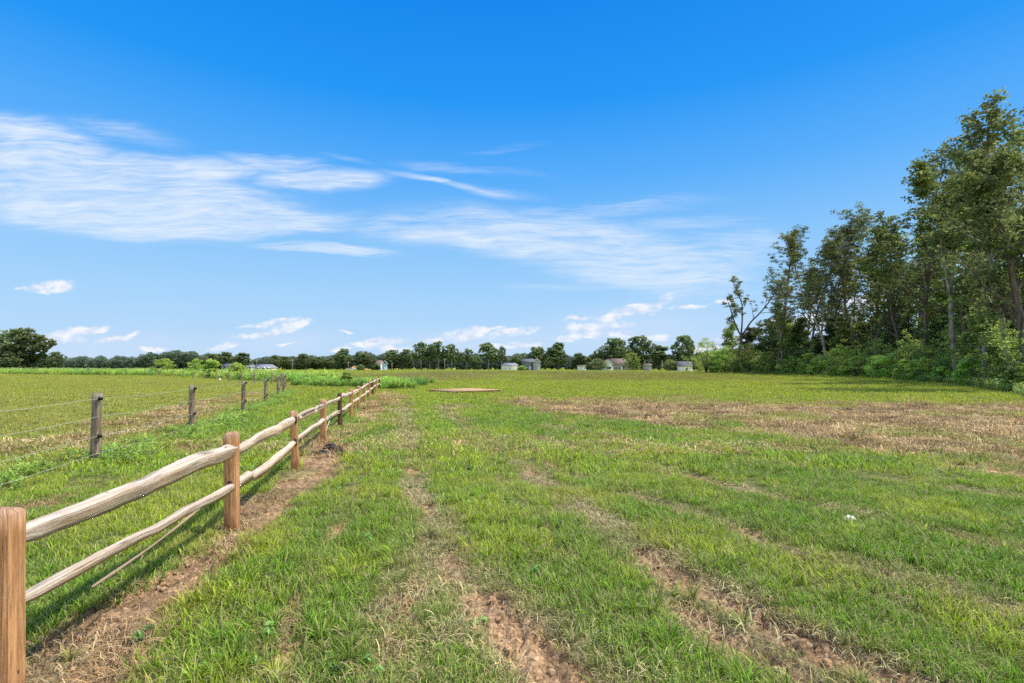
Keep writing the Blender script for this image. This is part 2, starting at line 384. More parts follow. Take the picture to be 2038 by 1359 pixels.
# ------------------------------------------------------------------ ground sheet
def build_ground():
    a_f = np.arange(-64, 64.01, .22); a_l = np.arange(64, 296, 6.0)[1:]
    ang = np.radians(np.concatenate([a_f, a_l])); ang = ang[:-1] if abs(ang[-1] - ang[0] - 2 * math.pi) < 1e-3 else ang
    rad = [.35]
    while rad[-1] < 6000:
        r = rad[-1]; rad.append(r * (1.0085 if 1.6 < r < 34 else 1.02 if r < 150 else 1.06))
    rad = np.array(rad)
    A, Rr = np.meshgrid(ang, rad)
    X = (np.sin(A) * Rr).ravel(); Y = (np.cos(A) * Rr).ravel()
    X = np.append(X, 0.); Y = np.append(Y, 0.)
    g = ground_map(X, Y); Z = ground_z(X, Y, g)
    col = grass_color(X, Y, g)
    d = np.hypot(X, Y)
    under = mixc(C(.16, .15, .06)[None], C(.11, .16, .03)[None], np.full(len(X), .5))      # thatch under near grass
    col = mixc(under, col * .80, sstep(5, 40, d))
    b = np.clip(g['bare'], 0, 1); s = np.clip(g['straw'], 0, 1); w = np.clip(g['worn'], 0, 1)
    col = mixc(col, C(.34, .25, .14)[None], w * .7)
    col = mixc(col, mixc(STRAWD[None], STRAWC[None] * .85, fbm(X * 3, Y * 3, 71, 3)), s * .95)
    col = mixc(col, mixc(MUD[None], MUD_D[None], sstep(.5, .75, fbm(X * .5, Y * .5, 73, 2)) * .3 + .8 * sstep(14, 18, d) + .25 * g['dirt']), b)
    n = len(ang); m = len(rad)
    i = np.arange(m - 1)[:, None] * n; j = np.arange(n)[None, :]; k = (j + 1) % n
    Q = np.stack([i + j, i + n + j, i + n + k, i + k], -1).reshape(-1, 4)
    c0 = n * m; jj = np.arange(n)
    T = np.stack([np.full(n, c0), jj, (jj + 1) % n], -1)
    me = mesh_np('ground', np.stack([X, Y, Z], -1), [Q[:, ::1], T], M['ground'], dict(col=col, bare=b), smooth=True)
    o = link(bpy.data.objects.new('ground', me)); tag(o, kind='structure')
build_ground()

# ------------------------------------------------------------------ grass: clump prototypes + instancing
proto = {}
def blades(n, rad, h0, h1, w, lean0, lean1, dry=.12, segs=3, up=False, seed=0):
    r = np.random.default_rng(seed)
    V = []; Q = []; T = []; tint = []; dr = []; base = 0
    for _ in range(n):
        a = r.uniform(0, 6.283); rr = rad * math.sqrt(r.uniform(0, 1)) if not up else rad * .25 * r.uniform(0, 1)
        p = np.array([math.cos(a) * rr, math.sin(a) * rr, -.01]); az = r.uniform(0, 6.283) if not up else a + r.normal(0, .3)
        h = r.uniform(h0, h1); le = r.uniform(lean0, lean1); ww = w * r.uniform(.6, 1.3)
        side = np.array([-math.sin(az), math.cos(az), 0.]); tw = r.uniform(-.8, .8)
        tn = r.beta(2, 2); dv = 0.0 if r.random() > dry else r.uniform(.5, 1)
        ang = math.radians(90 - le * .35); q = p.copy(); st = h / segs
        for k in range(segs + 1):
            f = k / segs
            wk = ww * (1 - f ** 2.2) * .5
            sd = side * math.cos(tw * f) + np.array([0, 0, 1.]) * math.sin(tw * f)
            if k < segs: V += [q - sd * wk, q + sd * wk]
            else: V.append(q.copy())
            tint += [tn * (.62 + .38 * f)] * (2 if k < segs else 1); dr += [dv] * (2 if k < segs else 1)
            aa = ang - math.radians(le) * 1.25 * f
            q = q + st * np.array([math.cos(az) * math.cos(aa), math.sin(az) * math.cos(aa), math.sin(aa)])
            q[2] = max(q[2], .004)
        for k in range(segs - 1): Q.append((base + 2 * k, base + 2 * k + 1, base + 2 * k + 3, base + 2 * k + 2))
        T.append((base + 2 * segs - 2, base + 2 * segs - 1, base + 2 * segs)); base += 2 * segs + 1
    return V, Q, T, tint, dr
def leafy(n, rad, h0, h1, size, seed=0, stems=0):
    """low broad-leaved plant / tall weed made of stems with diamond leaves"""
    r = np.random.default_rng(seed)
    V = []; Q = []; tint = []; base = 0
    st = [(r.normal(0, rad * .5), r.normal(0, rad * .5), r.uniform(h0, h1), r.normal(0, .12), r.normal(0, .12)) for _ in range(max(1, stems))]
    for _ in range(n):
        sx, sy, hh, lx, ly = st[r.integers(len(st))]
        z = hh * r.beta(1.6, 1.1); a = r.uniform(0, 6.283); off = rad * .35 * r.uniform(.1, 1) * (1.1 - .6 * z / hh)
        c = np.array([sx + lx * z + math.cos(a) * off, sy + ly * z + math.sin(a) * off, z])
        el = r.uniform(-.5, .7); dv = np.array([math.cos(a) * math.cos(el), math.sin(a) * math.cos(el), math.sin(el)])
        sd = np.cross(dv, [0, 0, 1.]); sd /= np.linalg.norm(sd) + 1e-6; s = size * r.uniform(.6, 1.3)
        sd = sd * math.cos(.6 * r.normal()) + np.array([0, 0, .5]) * r.normal()
        V += [c - dv * s * .5, c + sd * s * .22, c + dv * s * .5, c - sd * s * .22]
        Q.append((base, base + 1, base + 2, base + 3)); base += 4; tint += [np.clip(r.beta(2, 2) * .55 + .45 * z / hh, 0, 1)] * 4
    return V, Q, tint
def proto_set(key, makers, mat):
    c = bpy.data.collections.new(key); proto[key] = (c, len(makers))
    for k, mk in enumerate(makers):
        res = mk(k)
        if len(res) == 5:
            V, Q, T, tint, dr = res; me = mesh_np(f'{key}_{k}', V, [np.array(Q), np.array(T)], mat, dict(tint=tint, dry=dr))
        else:
            V, Q, tint = res; me = mesh_np(f'{key}_{k}', V, np.array(Q), mat, dict(tint=tint, dry=np.zeros(len(V))))
        c.objects.link(bpy.data.objects.new(f'{key}_{k}', me))
S = lambda a, b: a * 1000 + b
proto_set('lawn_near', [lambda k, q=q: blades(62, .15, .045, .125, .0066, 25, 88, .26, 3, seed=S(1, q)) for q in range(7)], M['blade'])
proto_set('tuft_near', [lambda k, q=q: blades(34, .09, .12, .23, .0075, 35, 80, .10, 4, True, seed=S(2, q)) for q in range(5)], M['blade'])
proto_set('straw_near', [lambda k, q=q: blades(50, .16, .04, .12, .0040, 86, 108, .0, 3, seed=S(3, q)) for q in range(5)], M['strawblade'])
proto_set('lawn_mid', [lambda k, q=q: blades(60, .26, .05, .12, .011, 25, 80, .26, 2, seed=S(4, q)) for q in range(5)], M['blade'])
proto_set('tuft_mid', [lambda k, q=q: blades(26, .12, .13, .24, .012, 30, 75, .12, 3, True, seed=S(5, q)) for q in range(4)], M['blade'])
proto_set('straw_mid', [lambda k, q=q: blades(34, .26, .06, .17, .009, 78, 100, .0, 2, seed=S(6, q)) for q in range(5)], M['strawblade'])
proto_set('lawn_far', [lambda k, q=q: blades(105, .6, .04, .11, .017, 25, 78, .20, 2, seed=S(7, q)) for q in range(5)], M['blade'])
proto_set('lawn_xfar', [lambda k, q=q: blades(190, 1.5, .04, .11, .030, 20, 75, .18, 2, seed=S(8, q)) for q in range(4)], M['blade'])
proto_set('rosette', [lambda k, q=q: leafy(34, .09, .015, .06, .036, seed=S(9, q), stems=2) for q in range(4)], M['weedleaf'])
proto_set('low_weed', [lambda k, q=q: leafy(210, .26, .12, .34, .062, seed=S(10, q), stems=8) for q in range(4)], M['weedleaf'])
proto_set('tall_weed', [lambda k, q=q: leafy(330, .5, .6, 1.25, .16, seed=S(11, q), stems=12) for q in range(5)], M['weedleaf'])
proto_set('seedhead', [lambda k, q=q: blades(60, .35, .4, .85, .012, 5, 40, .35, 3, seed=S(12, q)) for q in range(4)], M['blade'])

def gn_tree(key):
    c, cnt = proto[key]
    ng = bpy.data.node_groups.new('scatter_' + key, 'GeometryNodeTree')
    ng.interface.new_socket('Geometry', in_out='INPUT', socket_type='NodeSocketGeometry')
    ng.interface.new_socket('Geometry', in_out='OUTPUT', socket_type='NodeSocketGeometry')
    N = NT(ng); gi = N.n('NodeGroupInput'); go = N.n('NodeGroupOutput')
    ci = N.n('GeometryNodeCollectionInfo'); ci.inputs['Collection'].default_value = c
    ci.inputs['Separate Children'].default_value = True; ci.inputs['Reset Children'].default_value = True
    m2p = N.n('GeometryNodeMeshToPoints'); N.l(gi.outputs[0], m2p.inputs[0])
    ip = N.n('GeometryNodeInstanceOnPoints'); N.l(m2p.outputs[0], ip.inputs['Points']); N.l(ci.outputs[0], ip.inputs['Instance'])
    ip.inputs['Pick Instance'].default_value = True
    def na(nm, t): nd = N.n('GeometryNodeInputNamedAttribute', data_type=t); nd.inputs['Name'].default_value = nm; return nd.outputs[0]
    N.l(na('vid', 'INT'), ip.inputs['Instance Index'])
    e2r = N.n('FunctionNodeEulerToRotation'); N.l(na('rot', 'FLOAT_VECTOR'), e2r.inputs[0]); N.l(e2r.outputs[0], ip.inputs['Rotation'])
    N.l(na('scl', 'FLOAT'), ip.inputs['Scale'])
    N.l(ip.outputs[0], go.inputs[0]); return ng
def scatter(name, key, X, Y, scl, col, label, cat, sink=0.0, tilt=.12, seed=0):
    r = np.random.default_rng(seed + 99); n = len(X)
    if n == 0: return
    Z = ground_z(X, Y) - sink
    me = bpy.data.meshes.new(name); me.vertices.add(n)
    me.vertices.foreach_set('co', np.stack([X, Y, Z], -1).astype(np.float32).ravel())
    rot = np.stack([r.normal(0, tilt, n), r.normal(0, tilt, n), r.uniform(0, 6.283, n)], -1).astype(np.float32)
    a = me.attributes.new('rot', 'FLOAT_VECTOR', 'POINT'); a.data.foreach_set('vector', rot.ravel())
    a = me.attributes.new('scl', 'FLOAT', 'POINT'); a.data.foreach_set('value', scl.astype(np.float32))
    a = me.attributes.new('vid', 'INT', 'POINT'); a.data.foreach_set('value', r.integers(0, proto[key][1], n).astype(np.int32))
    c4 = np.ones((n, 4), np.float32); c4[:, :3] = col
    a = me.attributes.new('col', 'FLOAT_COLOR', 'POINT'); a.data.foreach_set('color', c4.ravel())
    o = link(bpy.data.objects.new(name, me)); tag(o, label, cat, kind='stuff')
    md = o.modifiers.new('scatter', 'NODES'); md.node_group = gn_tree(key)
    return o
def wedge(d0, d1, dens, umax=1.2, seed=0):
    r = np.random.default_rng(seed)
    n = int(umax * (d1 * d1 - d0 * d0) * dens)
    Y = np.sqrt(r.uniform(d0 * d0, d1 * d1, n)); return r.uniform(-umax, umax, n) * Y, Y
def clear_of(x, y, rects):
    k = np.ones(len(x), bool)
    for p in rects: k &= ~in_poly(x, y, p)
    return k
PLAT = [(-5.25, 32.0), (-3.35, 29.6), (-.75, 32.0), (-2.6, 34.3)]
WOOD_EDGE_Y = [10, 29, 46, 60, 72, 93, 121, 150]; WOOD_EDGE_X = [13, 29, 40, 46.5, 51.0, 53, 51, 49]
def wood_x(y): return np.interp(y, WOOD_EDGE_Y, WOOD_EDGE_X)
_ys = np.linspace(12, 150, 1400)
def edge_d(px): return float(_ys[np.argmin(np.abs(wood_x(_ys) / _ys - (px - CX) / F))])
def jitcol(c, r, k=.14):
    n = len(c); v = 1 + r.normal(0, k, (n, 1)); h = r.normal(0, .05, (n, 1))
    return np.clip(c * v * np.concatenate([1 + h, np.ones((n, 1)), 1 - h], 1), .005, .9)
def lawn(name, key, d0, d1, dens, seed, s0, s1, label, short=.62):
    r = np.random.default_rng(seed); X, Y = wedge(d0, d1, dens, 1.2, seed)
    g = ground_map(X, Y)
    p = 1 - sstep(.15, .7, g['bare']) * .985 - np.clip(g['worn'], 0, 1) * .50 - np.clip(g['straw'], 0, 1) * .80 - .5 * g['dirt']
    p *= .55 + .45 * sstep(.25, .5, fbm(X * 2.4, Y * 2.4, 81, 3))
    k = (r.uniform(0, 1, len(X)) < p) & clear_of(X, Y, [PLAT]) & (X < wood_x(Y) + 3)
    X, Y = X[k], Y[k]; g = {q: v[k] for q, v in g.items()}
    col = jitcol(grass_color(X, Y, g), r)
    sc = r.uniform(s0, s1, len(X)) * (.65 + .7 * fbm(X * .8, Y * .8, 83, 3)) * (1 - .5 * np.clip(g['worn'], 0, 1)) * (1 - .25 * g['pas']) * (1 - .3 * np.clip(g['straw'], 0, 1))
    scatter(name, key, X, Y, sc, col, label, 'grass', seed=seed)
def straw(name, key, d0, d1, dens, seed, s0, s1, label):
    r = np.random.default_rng(seed); X, Y = wedge(d0, d1, dens, 1.2, seed); g = ground_map(X, Y)
    p = np.clip((g['straw'] * .85 + g['worn'] * .72 + .012) * (1 - .96 * sstep(.12, .55, g['bare'])), 0.0, 1)
    k = (r.uniform(0, 1, len(X)) < p) & clear_of(X, Y, [PLAT]); X, Y = X[k], Y[k]; g = {q: v[k] for q, v in g.items()}
    c = mixc(C(.66, .50, .26)[None], C(.35, .245, .12)[None], sstep(.35, .65, fbm(X * 1.8, Y * 1.8, 85, 3)))
    c = mixc(c, C(.36, .23, .14)[None], g['dirt'] * .5)
    c = mixc(c, C(.44, .41, .20)[None], np.clip(g['worn'] - g['straw'], 0, 1) ** .5 * .85)
    scatter(name, key, X, Y, r.uniform(s0, s1, len(X)), jitcol(c, r, .2), label, 'dry grass', tilt=.1, seed=seed)
lawn('lawn_grass', 'lawn_near', 1.2, 7.5, 125, 101, .62, 1.12, 'short lush green grass of the field close to the camera')
lawn('mown_grass', 'lawn_mid', 7.5, 20, 34, 102, .8, 1.35, 'mown green grass of the field a few steps further off')
lawn('field_grass', 'lawn_far', 20, 60, 7.5, 103, .8, 1.3, 'bright yellow-green grass across the middle of the field')
lawn('distant_field_grass', 'lawn_xfar', 60, 240, 1.1, 104, .8, 1.3, 'yellowish and brown grass of the far end of the field')
def tufts(name, key, d0, d1, dens, seed, s0, s1, label):
    r = np.random.default_rng(seed); X, Y = wedge(d0, d1, dens, 1.2, seed); g = ground_map(X, Y)
    p = sstep(.42, .72, fbm(X * .9, Y * .9, 91, 3)) * (1 - np.clip(g['bare'] * 1.2, 0, 1)) * (1 - .8 * np.clip(g['straw'], 0, 1)) * (1 - .6 * g['worn'])
    k = (r.uniform(0, 1, len(X)) < p) & clear_of(X, Y, [PLAT]); X, Y = X[k], Y[k]; g = {q: v[k] for q, v in g.items()}
    c = grass_color(X, Y, g) * .95
    scatter(name, key, X, Y, r.uniform(s0, s1, len(X)), jitcol(c, r, .15), label, 'grass', seed=seed)
tufts('grass_tufts', 'tuft_near', 1.3, 8, 30, 111, .42, .85, 'longer arching tufts standing out of the lush foreground grass')
tufts('mown_grass_tufts', 'tuft_mid', 8, 26, 5, 112, .5, 1.0, 'longer tufts scattered through the mown grass of the mid field')
straw('dry_grass', 'straw_near', 1.2, 9, 105, 121, .7, 1.25, 'dry brown grass clippings over the soil beside the rail fence')
straw('cut_straw', 'straw_mid', 9, 50, 30, 122, .7, 1.4, 'dry tan cut grass lying across the field in a wide band')
def ros():
    r = np.random.default_rng(131); X, Y = wedge(1.3, 11, 5, 1.2, 131); g = ground_map(X, Y)
    k = (r.uniform(0, 1, len(X)) < (1 - g['bare']) * sstep(.45, .65, fbm(X * .7, Y * .7, 93, 2))); X, Y = X[k], Y[k]
    scatter('clover_weeds', 'rosette', X, Y, r.uniform(.6, 1.3, len(X)), jitcol(np.tile(C(.18, .32, .08), (len(X), 1)), r, .2), 'small broad-leaved weeds dotted through the foreground grass', 'weeds', seed=131)
ros()
def lump_proto(q):
    r = np.random.default_rng(900 + q); import bmesh
    bm = bmesh.new(); bmesh.ops.create_icosphere(bm, subdivisions=2, radius=.02)
    V = np.array([v.co[:] for v in bm.verts]); Fs = np.array([[v.index for v in f.verts] for f in bm.faces]); bm.free()
    V *= (1 + 1.4 * (np.array([[vnoise(a * 60 + 7, b * 60 + c * 41, q)] for a, b, c in V]) - .5)) * np.array([r.uniform(.8, 1.5), 1, .6])
    return V, Fs, np.zeros(len(V))
def mat_clod():
    m, nt = new_mat('clod_soil'); N = NT(nt); f = N.noise(N.n('ShaderNodeNewGeometry').outputs['Position'], 60, 4)
    N.bsdf(N.mix(1, N.attr('col', 'INSTANCER').outputs['Color'], N.mapr(f, .3, .7, .6, 1.2), 'MULTIPLY'), .95, .1, f, .6, .01); return m
proto_set('clod', [lambda k, q=q: lump_proto(q) for q in range(5)], mat_clod())
def clods(name, d0, d1, dens, seed, s0, s1, label):
    r = np.random.default_rng(seed); X, Y = wedge(d0, d1, dens, 1.2, seed); g = ground_map(X, Y)
    b = np.clip(g['bare'], 0, 1) * (.25 + .75 * (r.uniform(0, 1, len(X)) < .3)); k = r.uniform(0, 1, len(X)) < b; X, Y = X[k], Y[k]
    c = mixc(np.tile(C(.44, .285, .16), (len(X), 1)), np.tile(C(.20, .125, .07), (len(X), 1)), sstep(12, 17, Y))
    scatter(name, 'clod', X, Y, s0 + (s1 - s0) * r.uniform(0, 1, len(X)) ** 2.2, jitcol(c, r, .12), label, 'soil crumbs', tilt=.5, seed=seed)
clods('soil_crumbs', 1.5, 9, 330, 171, .15, 1.15, 'reddish-brown soil crumbs in the foreground wheel ruts')
clods('soil_clods', 9, 45, 16, 172, 1.0, 4.2, 'dark soil clods along the torn-up band of the field')
# leafy weeds under the wire fence
def fenceweeds():
    r = np.random.default_rng(141); n = 1300
    P = np.array(WEEDLINE); L = np.concatenate([[0], np.cumsum(np.linalg.norm(np.diff(P, axis=0), axis=1))])
    t = r.uniform(0, L[-1], n); X = np.interp(t, L, P[:, 0]) + r.normal(.25, .28, n); Y = np.interp(t, L, P[:, 1]) + r.normal(-.1, .2, n)
    k = (fbm(X * .8, Y * .8, 95, 2) > .47) & (Y > 5); X, Y = X[k], Y[k]
    c = mixc(C(.20, .32, .06)[None], C(.30, .40, .08)[None], r.uniform(0, 1, len(X)))
    scatter('fence_weeds', 'low_weed', X, Y, r.uniform(.3, .7, len(X)), jitcol(c, r, .2), 'bright green leafy weeds growing along the foot of the wire fence', 'weeds', seed=141)
fenceweeds()
def weed_patch(name, key, pts, n, seed, s0, s1, cols, label):
    """pts: world polygon"""
    r = np.random.default_rng(seed); P = np.array(pts)
    X = r.uniform(P[:, 0].min(), P[:, 0].max(), n * 4); Y = r.uniform(P[:, 1].min(), P[:, 1].max(), n * 4)
    k = in_poly(X + 4 * (fbm(X * .4, Y * .4, seed, 2) - .5), Y + 5 * (fbm(X * .3, Y * .3, seed + 1, 2) - .5), pts); X, Y = X[k][:n], Y[k][:n]
    t = fbm(X * .25, Y * .25, seed + 2, 3); c = mixc(np.array(cols[0])[None], np.array(cols[1])[None], sstep(.35, .65, t))
    scatter(name, key, X, Y, r.uniform(s0, s1, len(X)) * (.7 + .6 * t), jitcol(c, r, .16), label, 'weeds', seed=seed)
G1, G2, G3 = (.22, .35, .07), (.36, .46, .10), (.40, .38, .15)
weed_patch('tall_weeds', 'tall_weed', [(-22, 50), (-19, 62), (-60, 104), (-110, 150), (-170, 150), (-130, 122), (-60, 88), (-24, 52)], 5200, 151, .55, 1.05, (G1, G2), 'belt of tall green weeds beyond the far run of the wire fence')
weed_patch('tall_weeds', 'tall_weed', [(-260, 150), (-130, 124), (-60, 90), (-60, 110), (-120, 150), (-260, 190)], 3200, 152, .8, 1.2, (G1, (.27, .37, .12)), 'green crop strip at the left edge of the pasture, below the far wood')
weed_patch('tall_weeds', 'tall_weed', [(-19.5, 44), (-15, 39.5), (-10.8, 37.5), (-9.0, 42), (-13, 48), (-20.5, 54)], 850, 153, .28, .68, (G1, (.34, .47, .08)), 'lush weeds between the wire fence corner and the end of the rail fence')
weed_patch('tall_weeds', 'tall_weed', [(-11.5, 38.5), (-8.8, 35.5), (-7.0, 36.5), (-7.4, 44), (-9.5, 50), (-12.5, 50)], 380, 154, .25, .7, ((.15, .27, .06), (.28, .40, .08)), 'darker clump of weeds just behind the far end of the rail fence')
weed_patch('seeding_grass', 'seedhead', [(-60, 165), (-30, 130), (40, 135), (55, 140), (75, 190), (-60, 260)], 4200, 155, .35, .7, ((.36, .42, .14), (.44, .43, .19)), 'pale seeding grass along the far edge of the field')
weed_patch('seeding_grass', 'seedhead', [(-21, 60), (-12, 52), (0, 70), (-2, 120), (-45, 130)], 2200, 156, .35, .6, ((.34, .28, .13), (.42, .34, .18)), 'brownish rank grass behind the weeds left of the field')

# ------------------------------------------------------------------ split-rail fence
def fence_post(x, y, h, w, rz, tilt, mat, parent, seed, roundish=False):
    r = np.random.default_rng(seed); mb = MB()
    zs = np.array([-.25, 0, .12, .3, .5, .68, h - .12, h - .022, h]); ins = np.array([0, 0, 0, 0, 0, 0, 0, 0, .020])
    c = [(-.5, -.47), (-.47, -.5), (0, -.50), (.47, -.5), (.5, -.47), (.5, 0), (.5, .47), (.47, .5), (0, .50), (-.47, .5), (-.5, .47), (-.5, 0)]
    if roundish: c = [(.5 * math.cos(a), .5 * math.sin(a)) for a in np.linspace(0, 6.283, 12, endpoint=False)]
    V = []; uv = []; n = len(c)
    for z, i_ in zip(zs, ins):
        for q, (a, b) in enumerate(c):
            k = (w - 2 * i_) * (1 + .006 * math.sin(9 * z + q)); V.append((a * k + tilt[0] * z, b * k + tilt[1] * z, z + (r.normal(0, .004) if z == h else 0))); uv.append((z, (q / n) * w * 4 * 1.6))
    Q = [(i * n + j, i * n + (j + 1) % n, (i + 1) * n + (j + 1) % n, (i + 1) * n + j) for i in range(len(zs) - 1) for j in range(n)]
    m = len(V); V.append((tilt[0] * h, tilt[1] * h, h + .006)); uv.append((h + .1, .1)); T = [((len(zs) - 1) * n + j, (len(zs) - 1) * n + (j + 1) % n, m) for j in range(n)]
    mb.add(V, Q, T, uv); o = mb.build('post', mat, parent)
    o.location = (x, y, 0); o.rotation_euler = (0, 0, rz); return o
def rail(a, b, hgt, thk, seed, mat, parent, bows=(), kink=None):
    """split rail from a to b: wedge section, wavy, ends shaved down"""
    r = np.random.default_rng(seed); a = np.array(a, float); b = np.array(b, float); n = 44
    t = np.linspace(0, 1, n); L = np.linalg.norm(b - a); d = (b - a) / L
    side = np.array([d[1], -d[0], 0]); side /= np.linalg.norm(side); up = np.cross(side, d)
    ph = r.uniform(0, 6.28, 4); amp = r.uniform(.5, 1, 4)
    kn = np.sort(r.uniform(.08, .92, 5)); off = np.interp(t, np.concatenate([[0], kn, [1]]), np.concatenate([[0], r.normal(0, .012, 5), [0]]))
    for (c, w_, k) in bows: off = off + k * np.exp(-((t - c) / w_) ** 2)
    if kink: off = off + kink[1] * sstep(kink[0] - .015, kink[0] + .02, t) * (1 - sstep(kink[0] + .02, 1.0, t))
    offs = np.interp(t, np.concatenate([[0], kn[::2], [1]]), np.concatenate([[0], r.normal(0, .012, 3), [0]]))
    twist = r.normal(0, .35) * (t - .5)
    env = np.sin(math.pi * t)
    sec = [(-.52, .28), (-.10, .50), (.49, .30), (.53, .22), (.47, -.10), (.33, -.50), (.22, -.52), (-.42, -.08)]
    k = len(sec); V = []; uv = []
    base = r.normal(0, .05, (k, 2))
    ends = sstep(0, .07, t) * sstep(1, .93, t)
    lump = np.stack([fbm(t * 5 + 31 * seed % 97, np.full(n, j * .8), 300 + seed, 3) - .5 for j in range(k)], 1)
    fine = np.stack([fbm(t * 26, np.full(n, j * 1.7), 500 + seed, 2) - .5 for j in range(k)], 1)
    per = 0
    for i in range(n):
        c0 = a + d * L * t[i] + up * off[i] * (env[i] ** .5) + side * offs[i]
        hs = hgt * (.52 + .48 * ends[i]) * (1 + .22 * math.sin(3 * t[i] + ph[3])); ts = thk * (.62 + .38 * ends[i])
        for j, (u, v) in enumerate(sec):
            g = 1 + .38 * lump[i, j] + .16 * fine[i, j]; u, v = u * math.cos(twist[i]) - v * math.sin(twist[i]), u * math.sin(twist[i]) + v * math.cos(twist[i])
            V.append(c0 + side * (u + base[j, 0]) * ts * g + up * (v + base[j, 1]) * hs * g); uv.append((t[i] * L, j / k * .42))
    Q = [(i * k + j, i * k + (j + 1) % k, (i + 1) * k + (j + 1) % k, (i + 1) * k + j) for i in range(n - 1) for j in range(k)]
    m = len(V); V += [a - d * .0, b]; uv += [(0, 0), (L, 0)]
    T = [(m, (j + 1) % k, j) for j in range(k)] + [(m + 1, (n - 1) * k + j, (n - 1) * k + (j + 1) % k) for j in range(k)]
    mb = MB(); mb.add(V, Q, T, uv); return mb.build('rail', mat, parent)
def build_rail_fence():
    P = [(6, 2.30, .915), (462, 4.87, .935), (588, 7.74, .89), (643, 10.7, .88), (677, 13.2, .885), (698.5, 15.7, .90), (713.5, 18.5, .88), (725.5, 21.4, .88),
         (734.5, 24.9, .90), (742, 28.3, .88), (748.5, 31.8, .92), (754.5, 35.2, .88)]
    pts = [(wx(p, Y), Y, h) for p, Y, h in P]
    pts.insert(0, (-1.72, -.65, .91))
    root = tag(empty('split_rail_fence', (pts[1][0], pts[1][1], 0)), 'two-rail fence of orange-brown square cedar posts and pale wavy split rails', 'fence')
    inv = np.array([pts[1][0], pts[1][1], 0])
    for i, (x, y, h) in enumerate(pts):
        q = pts[min(i + 1, len(pts) - 1)]; p = pts[max(i - 1, 0)]; rz = math.atan2(q[1] - p[1], q[0] - p[0]) - math.pi / 2
        old = i in (5, 10, 12)
        r = np.random.default_rng(i)
        o = fence_post(x - inv[0], y - inv[1], h, .108 if i == 1 else .110, rz + r.normal(0, .08) * (i > 2), (r.normal(0, .012) * (i > 1), r.normal(0, .012)), M['oldpost'] if old else M['post'], root, 20 + i, old)
        if i == 5: o['label'] = 'dark round post with blackened foot'
        for zc in (.43, .76):                                   # the dark mortise seen round the rail ends
            for sgn in (-1, 1):
                mb = MB(); mb.box(-.021, .021, -.0025, .0025, zc - .052, zc + .052); s = mb.build('mortise', M['char'], o)
                s.location = (0, sgn * .0555 if not old else sgn * .054, 0)
    for i in range(len(pts) - 1):
        (x0, y0, _), (x1, y1, _) = pts[i], pts[i + 1]
        for lv, z in ((0, .43), (1, .765)):
            r = np.random.default_rng(900 + i * 2 + lv)
            d = np.array([x1 - x0, y1 - y0]); d /= np.linalg.norm(d); sd = np.array([d[1], -d[0]]) * (.018 if i % 2 else -.012)
            a = (x0 - inv[0] - d[0] * .03 + sd[0], y0 - inv[1] - d[1] * .03 + sd[1], z + r.normal(0, .014) + (.02 if i % 2 else -.015))
            b = (x1 - inv[0] + d[0] * .03 + sd[0], y1 - inv[1] + d[1] * .03 + sd[1], z + r.normal(0, .014) + (.02 if i % 2 else -.015))
            bows, kink, hg, th = [], None, .088, .065
            if i == 0: hg = .08
            if i == 1 and lv == 1: bows = [(.72, .16, .026), (.20, .08, -.012)]; hg = .102; th = .085; a = (a[0], a[1], .775); b = (b[0], b[1], .775)
            if i == 1 and lv == 0: hg = .070; th = .06; a = (a[0], a[1], .475); b = (b[0], b[1], .425)
            if i == 2 and lv == 0: kink = (.22, -.045); bows = [(.6, .2, -.02)]
            if i == 2 and lv == 1: kink = (.27, .02); hg = .11
            if i > 2: bows = [(r.uniform(.3, .7), .2, r.uniform(-.045, .03))]
            o = rail(a, b, hg, th, 40 + 2 * i + lv, M['rail2'] if (i == 1 and lv == 1) or (i + lv) % 4 == 1 else M['rail'], root, bows, kink)
            if i == 1 and lv == 0:
                mb = MB(); k = 14; t = np.linspace(0, 1, k)
                s0 = np.array([-2.53 - inv[0], 4.2 - inv[1], .425]); s1 = np.array([wx(172, 2.83) - inv[0] + .03, 2.83 - inv[1], .335])
                p = s0[None] * (1 - t[:, None]) + s1[None] * t[:, None]; p[:, 2] -= .022 * np.sin(math.pi * t)
                mb.tube(p, .011 * (1 - .35 * t) + .002 * np.sin(9 * t), 5); mb.build('splinter', M['splinter'], o)
                mb = MB(); s2 = s0 + (s1 - s0) * .62 + np.array([0, 0, .05]); p = s0[None] * (1 - t[:, None]) + s2[None] * t[:, None]
                mb.tube(p, .006 * (1 - .6 * t), 4); mb.build('splinter', M['splinter'], o)
            if i == 4 and lv == 0:
                mb = MB(); mb.tube([(wx(657, 11.9) - inv[0], 11.9 - inv[1], .36), (wx(652, 11.5) - inv[0], 11.5 - inv[1], .23), (wx(648, 11.2) - inv[0], 11.2 - inv[1], .14)], [.018, .013, .008], 5)
                mb.build('splinter', M['rail'], o)
build_rail_fence()

